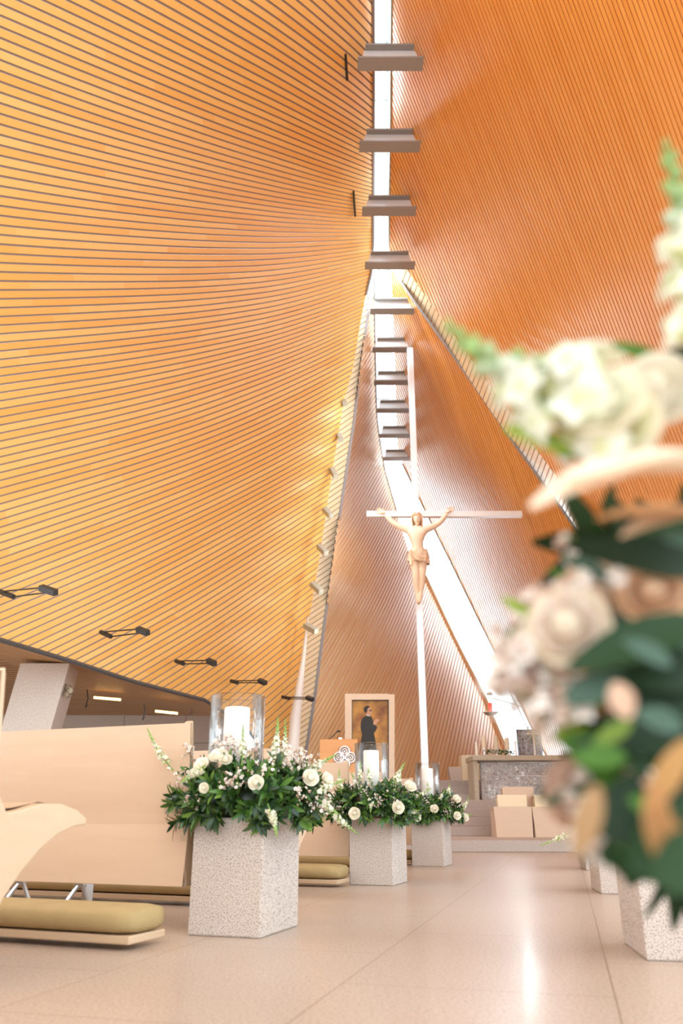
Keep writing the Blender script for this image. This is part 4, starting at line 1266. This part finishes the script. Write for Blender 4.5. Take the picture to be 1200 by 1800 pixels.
# its sprig over the aisle
m = MB(); cR2 = Vector((2.04, 6.38, .5))
m_o = empty('fallen_sprig'); bpy.data.objects.remove(m_o)
arrR2 = [o for o in bpy.data.objects if o.get('label', '').startswith('flower mound second along the right')][0]
snap(m, P(1006, 1462, 6.2) - cR2, P(950, 1486, 6.2) - cR2, 22, .018, bend=.02)
m.v = [tuple(Matrix.Rotation(-1.9, 3, 'Z') @ Vector(v)) for v in m.v]
m.build('snapdragon', M['petal'], arrR2, smooth=True)

# foreground mound, close to the lens -----------------------
random.seed(77)
cF = Vector((.71, .76, .5))
tF = empty('flower_arrangement', cF)
tag(tF, 'big out-of-focus flowers and dark leaves filling the right side, closest to the viewer', 'flowers', 'candle flower mounds on the pedestals')
def FG(px, py, Y): return P(px, py, Y) - cF
def fleaf(x0, y0, x1, y1, Y, w, col, bend=.15, up=(0, -1, .3), Y2=None):
    a = FG(x0, y0, Y); b = FG(x1, y1, Y2 or Y)
    leaf(mF, a, b - a, (b - a).length, w, col, bend, up)
mF = MB()
DK = (0.010, 0.028, 0.009); DG = (0.018, 0.05, 0.015); BG = (0.06, 0.15, 0.018); TG = (0.06, 0.11, 0.075); YG = (0.28, 0.40, 0.05)
# single leaves read from the photo
for a in [(1190, 655, 1075, 590, .62, .022, BG), (1260, 640, 1165, 615, .62, .03, DK), (1010, 800, 890, 740, .58, .024, YG), (1040, 790, 950, 700, .6, .022, BG), (1110, 800, 985, 785, .58, .03, BG),
          (1230, 1010, 1020, 942, .60, .040, DK), (1240, 1000, 1060, 985, .66, .05, DK), (1080, 1025, 990, 970, .64, .020, TG), (1000, 1015, 965, 1000, .7, .010, BG),
          (1240, 1090, 1005, 1160, .58, .036, DG), (1260, 1130, 1010, 1110, .62, .05, TG), (1250, 1190, 1040, 1150, .6, .05, DK), (1100, 1190, 985, 1230, .60, .026, TG), (1150, 1200, 985, 1225, .64, .02, BG),
          (1240, 1250, 1060, 1290, .6, .06, DK), (1280, 1300, 1080, 1230, .62, .05, DG), (1240, 1340, 1020, 1300, .6, .034, DG), (1110, 1270, 1045, 1305, .58, .014, (0.14, 0.22, 0.03)), (1180, 1170, 1100, 1120, .55, .018, TG), (1200, 1280, 1120, 1250, .55, .02, TG), (1100, 1330, 1010, 1330, .58, .02, BG), (1190, 1450, 1110, 1400, .56, .02, BG), (1120, 1500, 1060, 1450, .6, .018, BG), (1230, 960, 1150, 930, .56, .016, TG), (1180, 1400, 1000, 1290, .62, .05, BG), (1200, 1360, 960, 1400, .62, .020, DG), (1150, 1290, 945, 1392, .66, .022, DG),
          (1230, 1420, 1040, 1440, .58, .06, DK), (1240, 1480, 1060, 1500, .6, .05, DG), (1260, 1440, 1110, 1520, .55, .05, DG), (1140, 1330, 1000, 1440, .7, .04, DK), (1200, 1230, 1070, 1400, .75, .06, DK), (1250, 1100, 1120, 1300, .75, .08, DK),
          (1250, 950, 1110, 1150, .78, .09, DK), (1270, 1300, 1110, 1480, .75, .09, DK), (1210, 1160, 1085, 1010, .8, .06, DK), (1200, 1480, 1090, 1530, .65, .04, DG), (1270, 1500, 1150, 1540, .5, .04, DG),
          (1260, 890, 1090, 930, .66, .03, DG), (950, 1100, 885, 1045, .72, .014, YG), (955, 1075, 890, 1110, .72, .012, BG), (1030, 1260, 975, 1300, .66, .02, YG), (1060, 1230, 980, 1255, .64, .02, YG)]:
    fleaf(*a)
for k in range(90):       # leaf mass behind
    px = random.uniform(1090, 1330); py = random.uniform(930, 1500); Y = random.uniform(.68, .95)
    p = FG(px, py, Y); d = Vector((random.uniform(-1, .2), random.uniform(-1, .3), random.uniform(-.8, .5)))
    rosette(mF, p, d, 6, .085, .03, [DK, DG, DK, (0.03, .07, .03)])
mF.build('foliage', M['leaf_big'], tF, smooth=True)
def frose(px, py, Y, R, d=(-.4, -1, .3), c=(0.90, 0.86, 0.76), c2_=(0.86, 0.78, 0.62)):
    m = MB(); rose(m, FG(px, py, Y), d, R, c, c2_); m.build('rose', M['petal'], tF, smooth=True)
frose(1150, 700, .60, .036, c=(.9, .88, .80)); frose(1055, 715, .56, .032, c=(.88, .88, .74)); frose(1085, 745, .58, .03, c=(.86, .86, .66), d=(-.3, -1, -.3))
frose(1000, 1110, .62, .030, c=(.88, .80, .72)); frose(1045, 1075, .66, .036, c=(.86, .76, .64), c2_=(.82, .62, .45)); frose(940, 1165, .66, .026, c=(.85, .78, .62)); frose(1150, 1050, .62, .026, c=(.85, .66, .48), c2_=(.8, .55, .35))
frose(1090, 1215, .66, .024, c=(.85, .72, .58), c2_=(.7, .45, .3)); frose(1025, 1400, .66, .026, c=(.72, .55, .44), c2_=(.55, .36, .26))
# wide creamy petals running out of the frame
m = MB()
for (a, b, w, col) in (((1260, 800), (930, 855), .10, (.90, .76, .60)), ((1260, 830), (1000, 815), .09, (.92, .82, .68)), ((1260, 905), (1050, 890), .05, (.62, .34, .16)), ((1260, 900), (1090, 925), .05, (.72, .55, .38))):
    A_ = FG(*a, .52 if w > .055 else .56); B_ = FG(*b, .52 if w > .055 else .56)
    m = MB(); leaf(m, A_, B_ - A_, (B_ - A_).length, w, col, .12, (0, -.5, 1))
    m.build('creamy_petal', M['petal'], tF, smooth=True)
m = MB()
for (a, b, w, col) in (((1210, 1300), (1140, 1420), .018, (.50, .27, .10)), ((1150, 1380), (1160, 1510), .018, (.48, .25, .10)), ((1140, 1420), (1215, 1505), .016, (.46, .23, .09)), ((1050, 1380), (1015, 1500), .018, (.42, .26, .13)), ((1080, 1200), (1105, 1260), .018, (.75, .5, .36))):
    A_ = FG(*a, .52); B_ = FG(*b, .52)
    m = MB(); leaf(m, A_, B_ - A_, (B_ - A_).length * 1.05, w, col, .2, (-.3, -1, 0))
    m.build('withered_petal', M['petal'], tF, smooth=True)
def fsnap(b, t_, Y, n, R, bend=.05, Y2=None):
    m = MB(); snap(m, FG(*b, Y), FG(*t_, Y2 or Y), n, R, bend, white=(.88, .9, .78), green=(.36, .52, .20), start=.05); m.build('snapdragon', M['petal'], tF, smooth=True)
fsnap((1090, 790), (790, 575), .58, 24, .022, .08)
fsnap((1030, 740), (905, 625), .60, 12, .022, .02)
fsnap((1250, 640), (1172, 262), .55, 26, .022, .03)
fsnap((1060, 700), (960, 640), .57, 10, .026, .02)
m = MB()
for c, s, n in (((925, 1190), .014, 60), ((950, 1230), .014, 50), ((915, 1150), .01, 30), ((1030, 1430), .012, 30), ((1000, 1060), .02, 30), ((1080, 1350), .02, 30)):
    waxcluster(m, FG(*c, .64), s, n, r=.006)
w = m.build('waxflower_sprays', M['petal'], tF, smooth=True); w['kind'] = 'stuff'

# ------------------------------------------------------------------ altar and what stands round it
YA = 18.9
def L2(px, py, Y=YA): return P(px, py, Y)
a0 = L2(833, 1407); zb = .85
t = empty('altar', (L2(950, 1407).x, YA, zb))
tag(t, 'stone altar with an embossed silver front panel', 'altar')
O = Vector(t.location)
xl = L2(833, 1400).x - O.x; xr = -xl
zt = L2(833, 1328).z - O.z; zt2 = L2(833, 1337).z - O.z
m = MB(); m.box((xl, -.1, zt2), (xr, 1.0, zt)); m.build('altar_top', M['altar'], t, bevel=.01)
for s in (0, 1):
    x0 = xl + .02 if s == 0 else xr - .2
    m = MB(); m.box((x0, 0, 0), (x0 + .10, .9, zt2)); m.build('leg', M['altar'], t)
xp0 = L2(848, 1400).x - O.x
m = MB(); m.box((xp0, .12, 0), (-xp0, .2, zt2)); m.build('relief_panel', M['silver'], t)
m = MB()
def fr(x0, x1, z0, z1, r=.014, y=.11):
    m.tube([Vector((x0, y, z0)), Vector((x0, y, z1)), Vector((x1, y, z1)), Vector((x1, y, z0)), Vector((x0, y, z0))], r, 6)
fr(xp0 + .02, -xp0 - .02, .02, zt2 - .03); fr(xp0 + .3, -xp0 - .3, -.0, zt2 - .32)
rnd = random.Random(4)
for k in range(150):      # embossed scrolls
    cx = rnd.uniform(xp0 + .1, -xp0 - .1); cz = rnd.uniform(.08, zt2 - .1); r = rnd.uniform(.03, .06); a_ = rnd.uniform(0, 6)
    m.tube([Vector((cx + r * (1 - q / 16) * math.cos(a_ + q * .5), .108, cz + r * (1 - q / 16) * math.sin(a_ + q * .5))) for q in range(13)], .010, 5)
m.build('relief_moulding', M['bright'], t, smooth=True)

def standing(name, cat, label, px, ytop, ybot, wpx, mat, Y=YA + .3, tilt=0, base_mat=None, group=None):
    B_ = P(px, ybot, Y); z1 = P(px, ytop, Y).z; r = wpx / 2 / F * Y / 1.06
    zb_ = EYE + 0
    bz = O.z + zt
    B_.z = bz
    o = empty(name, B_); tag(o, label, cat, group)
    h = z1 - bz
    if base_mat:
        m = MB(); m.lathe([(.001, 0), (r * 1.1, 0), (r * .6, h * .08), (r * .5, h * .3), (r * 1.1, h * .38), (.001, h * .38)], n=16); m.build('holder', base_mat, o, smooth=True)
        m = MB(); m.lathe([(.001, h * .38), (r, h * .38), (r, h), (.001, h)], n=20); m.build('wax', mat, o)
    else:
        m = MB(); m.lathe([(.001, 0), (r, 0), (r, h), (.001, h)], n=20); m.build('wax', mat, o)
    return o
standing('altar_candle', 'candle', 'beige altar candle on a silver holder, left of the garland', 851.5, 1293, 1327, 9, M['waxb'], base_mat=M['bright'], group='beige candles on the altar')
standing('altar_candle', 'candle', 'beige altar candle in the middle of the three, behind the garland', 873, 1294, 1324, 8, M['waxb'], base_mat=M['bright'], Y=YA + .6, group='beige candles on the altar')
standing('altar_candle', 'candle', 'beige altar candle at the right end of the garland', 892, 1297, 1325, 8, M['waxb'], base_mat=M['bright'], Y=YA + .45, group='beige candles on the altar')
standing('taper_candle', 'candle', 'short white candle at the left corner of the altar', 838, 1304, 1330, 4.5, M['wax'], Y=YA + .1)
standing('taper_candle', 'candle', 'thin white candle on the altar beside the silver icon panel', 907, 1302, 1328, 3.5, M['wax'], Y=YA + .1)
random.seed(9)
gc = P(879, 1322, YA + .2); gc.z = O.z + zt + .02
m = MB()
for k in range(70):
    a_ = random.uniform(-1, 1)
    p = Vector((a_ * .31, random.uniform(-.06, .06), random.uniform(.02, .10)))
    rosette(m, p, Vector((random.uniform(-1, 1), -.6, random.uniform(0, 1))), 5, .05, .02, GREENS[:3])
for k in range(40): m.blob(Vector((random.uniform(-.3, .3), -.08, random.uniform(.02, .12))), .012, (.75, .65, .55), n=5, m=4)
tag(m.build('garland', M['leaf'], loc=gc), 'low leafy garland lying on the altar between the beige candles', 'garland')
# tabernacle panel
tb = P(932, 1328, YA + .7); tb.z = O.z + zt
t = empty('icon_panel', tb); tag(t, 'blue-grey embossed silver panel standing on the altar', 'icon')
w_ = 42 / F * (YA + .7) / 1.05 / 2; h_ = P(932, 1283, YA + .7).z - tb.z
m = MB(); m.box((-w_, 0, 0), (w_, .06, h_)); m.build('relief_panel', M['silverb'], t)
m = MB(); m.tube([Vector((-w_, -.01, 0)), Vector((-w_, -.01, h_)), Vector((w_, -.01, h_)), Vector((w_, -.01, 0))], .022, 4); m.build('frame', simple('dark_silver', (.25, .26, .3), .4, .6), t)
m = MB(); m.tube([Vector((.0, 0, h_)), Vector((.0, 0, h_ + .05))], .01, 6); m.blob(Vector((0, 0, h_ + .06)), .02, (1, 1, 1)); m.build('finial', M['brass'], t)
ac = P(940.5, 1330, YA + .15); ac.z = O.z + zt
t = empty('altar_crucifix', ac); tag(t, 'slim pale crucifix standing on the altar before the silver panel', 'crucifix')
hh = P(940, 1287, YA + .15).z - ac.z
m = MB(); m.box((-.018, -.01, 0), (.018, .01, hh + .03)); m.box((-.16, -.01, hh - .05), (.14, .01, hh - .02)); m.lathe([(.001, 0), (.06, 0), (.02, .02), (.001, .02)]); m.build('cross', M['white'], t)
m = MB(); m.tube([Vector((-.1, -.02, hh - .02)), Vector((0, -.03, hh - .09)), Vector((.1, -.02, hh - .02))], .01, 5); m.tube([Vector((0, -.03, hh - .08)), Vector((0, -.03, hh - .3))], [.022, .012], 6); m.blob(Vector((0, -.03, hh - .05)), .02, (1, 1, 1)); m.build('corpus', M['waxb'], t)

# cream side table and grey block by the altar
m = MB(); A_ = P(813, 1372, 20.75); B_ = P(834, 1372, 20.75); m.box((0, 0, 0), (B_.x - A_.x + .3, .5, P(813, 1327, 20.75).z - 1.36)); o = m.build('credence_table', M['cream'], loc=(A_.x, 20.75, 1.36)); tag(o, 'cream cabinet left of the altar, catching sunlight', 'cabinet')
m = MB(); A_ = P(789, 1372, 20.9); B_ = P(814, 1372, 20.9); w_ = B_.x - A_.x - .03; h_ = P(789, 1348, 20.9).z - 1.36
m.hexa([Vector((.05, 0, 0)), Vector((w_ - .01, 0, 0)), Vector((w_ - .01, 0, h_)), Vector((0, 0, h_))], [Vector((.05, .4, 0)), Vector((w_ - .01, .4, 0)), Vector((w_ - .01, .4, h_)), Vector((0, .4, h_))])
o = fixn(m.build('stone_seat', M['stone'], loc=(A_.x, 20.9, 1.36))); tag(o, 'low pale stone block on the top step left of the cream cabinet', 'block')

# prie-dieux / stalls in front of the altar
def stall(px0, px1, ytop, Y, zb_, label, mat, depth=.42, lean=.03, seat=True):
    A_ = P(px0, ytop, Y); B_ = P(px1, ytop, Y); w = B_.x - A_.x; h = A_.z - zb_
    t = empty('wooden_stall', ((A_.x + B_.x) / 2, Y, zb_)); tag(t, label, 'kneeler', 'wooden stalls before the altar')
    m = MB(); m.hexa([Vector((-w / 2 + lean, 0, 0)), Vector((w / 2 - lean * .3, 0, 0)), Vector((w / 2, 0, h)), Vector((-w / 2, 0, h))], [Vector((-w / 2 + lean, .03, 0)), Vector((w / 2 - lean * .3, .03, 0)), Vector((w / 2, .03, h)), Vector((-w / 2, .03, h))])
    fixn(m.build('front_panel', mat, t, bevel=.004))
    m = MB(); m.box((-w / 2 + .01, .03, h - .06), (w / 2 - .01, .03 + depth, h - .03)); m.build('shelf', M['pewedge'], t)
    for s in (-1, 1):
        m = MB(); m.box((s * (w / 2 - .03) - .012, .03, 0), (s * (w / 2 - .03) + .012, .03 + depth, h - .06)); m.build('side_panel', mat, t)
    return t
stall(867, 934, 1418, 15.3, .17, 'front wooden stall at left, low square beech panel', M['pew'])
stall(934.5, 1000, 1418, 15.3, .17, 'front wooden stall at right, partly behind blurred leaves', M['pew'])
stall(873, 925, 1397, 15.78, .17, 'cream low stall back in the second row, left one', M['cream'], .2)
stall(938, 992, 1397, 15.78, .17, 'cream low stall back in the second row, right one', M['cream'], .2)
stall(882, 937, 1383, 16.05, .17, 'tallest wooden stall with curved back, nearest the altar', M['pew'], .25)

# sanctuary lamp
YS = 19.2
cp = P(862.5, 1218, YS); bo = P(862.5, 1256, YS)
t = empty('sanctuary_lamp', bo); tag(t, 'hanging bronze dish with a glowing red candle under a small cap', 'lamp')
m = MB(); m.lathe([(.001, -.03), (.09, -.02), (.17, .035), (.18, .05), (.16, .045), (.08, .0), (.001, -.005)], n=32); m.build('dish', M['brass'], t, smooth=True)
m = MB(); m.lathe([(.001, 0), (.042, 0), (.045, .27), (.001, .27)], n=20); m.build('red_candle', M['red'], t)
zc_ = cp.z - bo.z
m = MB(); m.lathe([(.08, zc_ - .04), (.06, zc_ + .01), (.001, zc_ + .035), (.001, zc_ + .03), (.05, zc_), (.075, zc_ - .04)], n=24); m.build('cap', M['brass'], t, smooth=True)
m = MB()
for s in (-1, 1): m.tube([Vector((s * .16, 0, .05)), Vector((s * .07, 0, zc_ - .03))], .003, 4)
m.tube([Vector((0, 0, zc_ + .03)), Vector((0, 0, 7))], .003, 4); m.build('hanging_wire', M['chrome'], t)
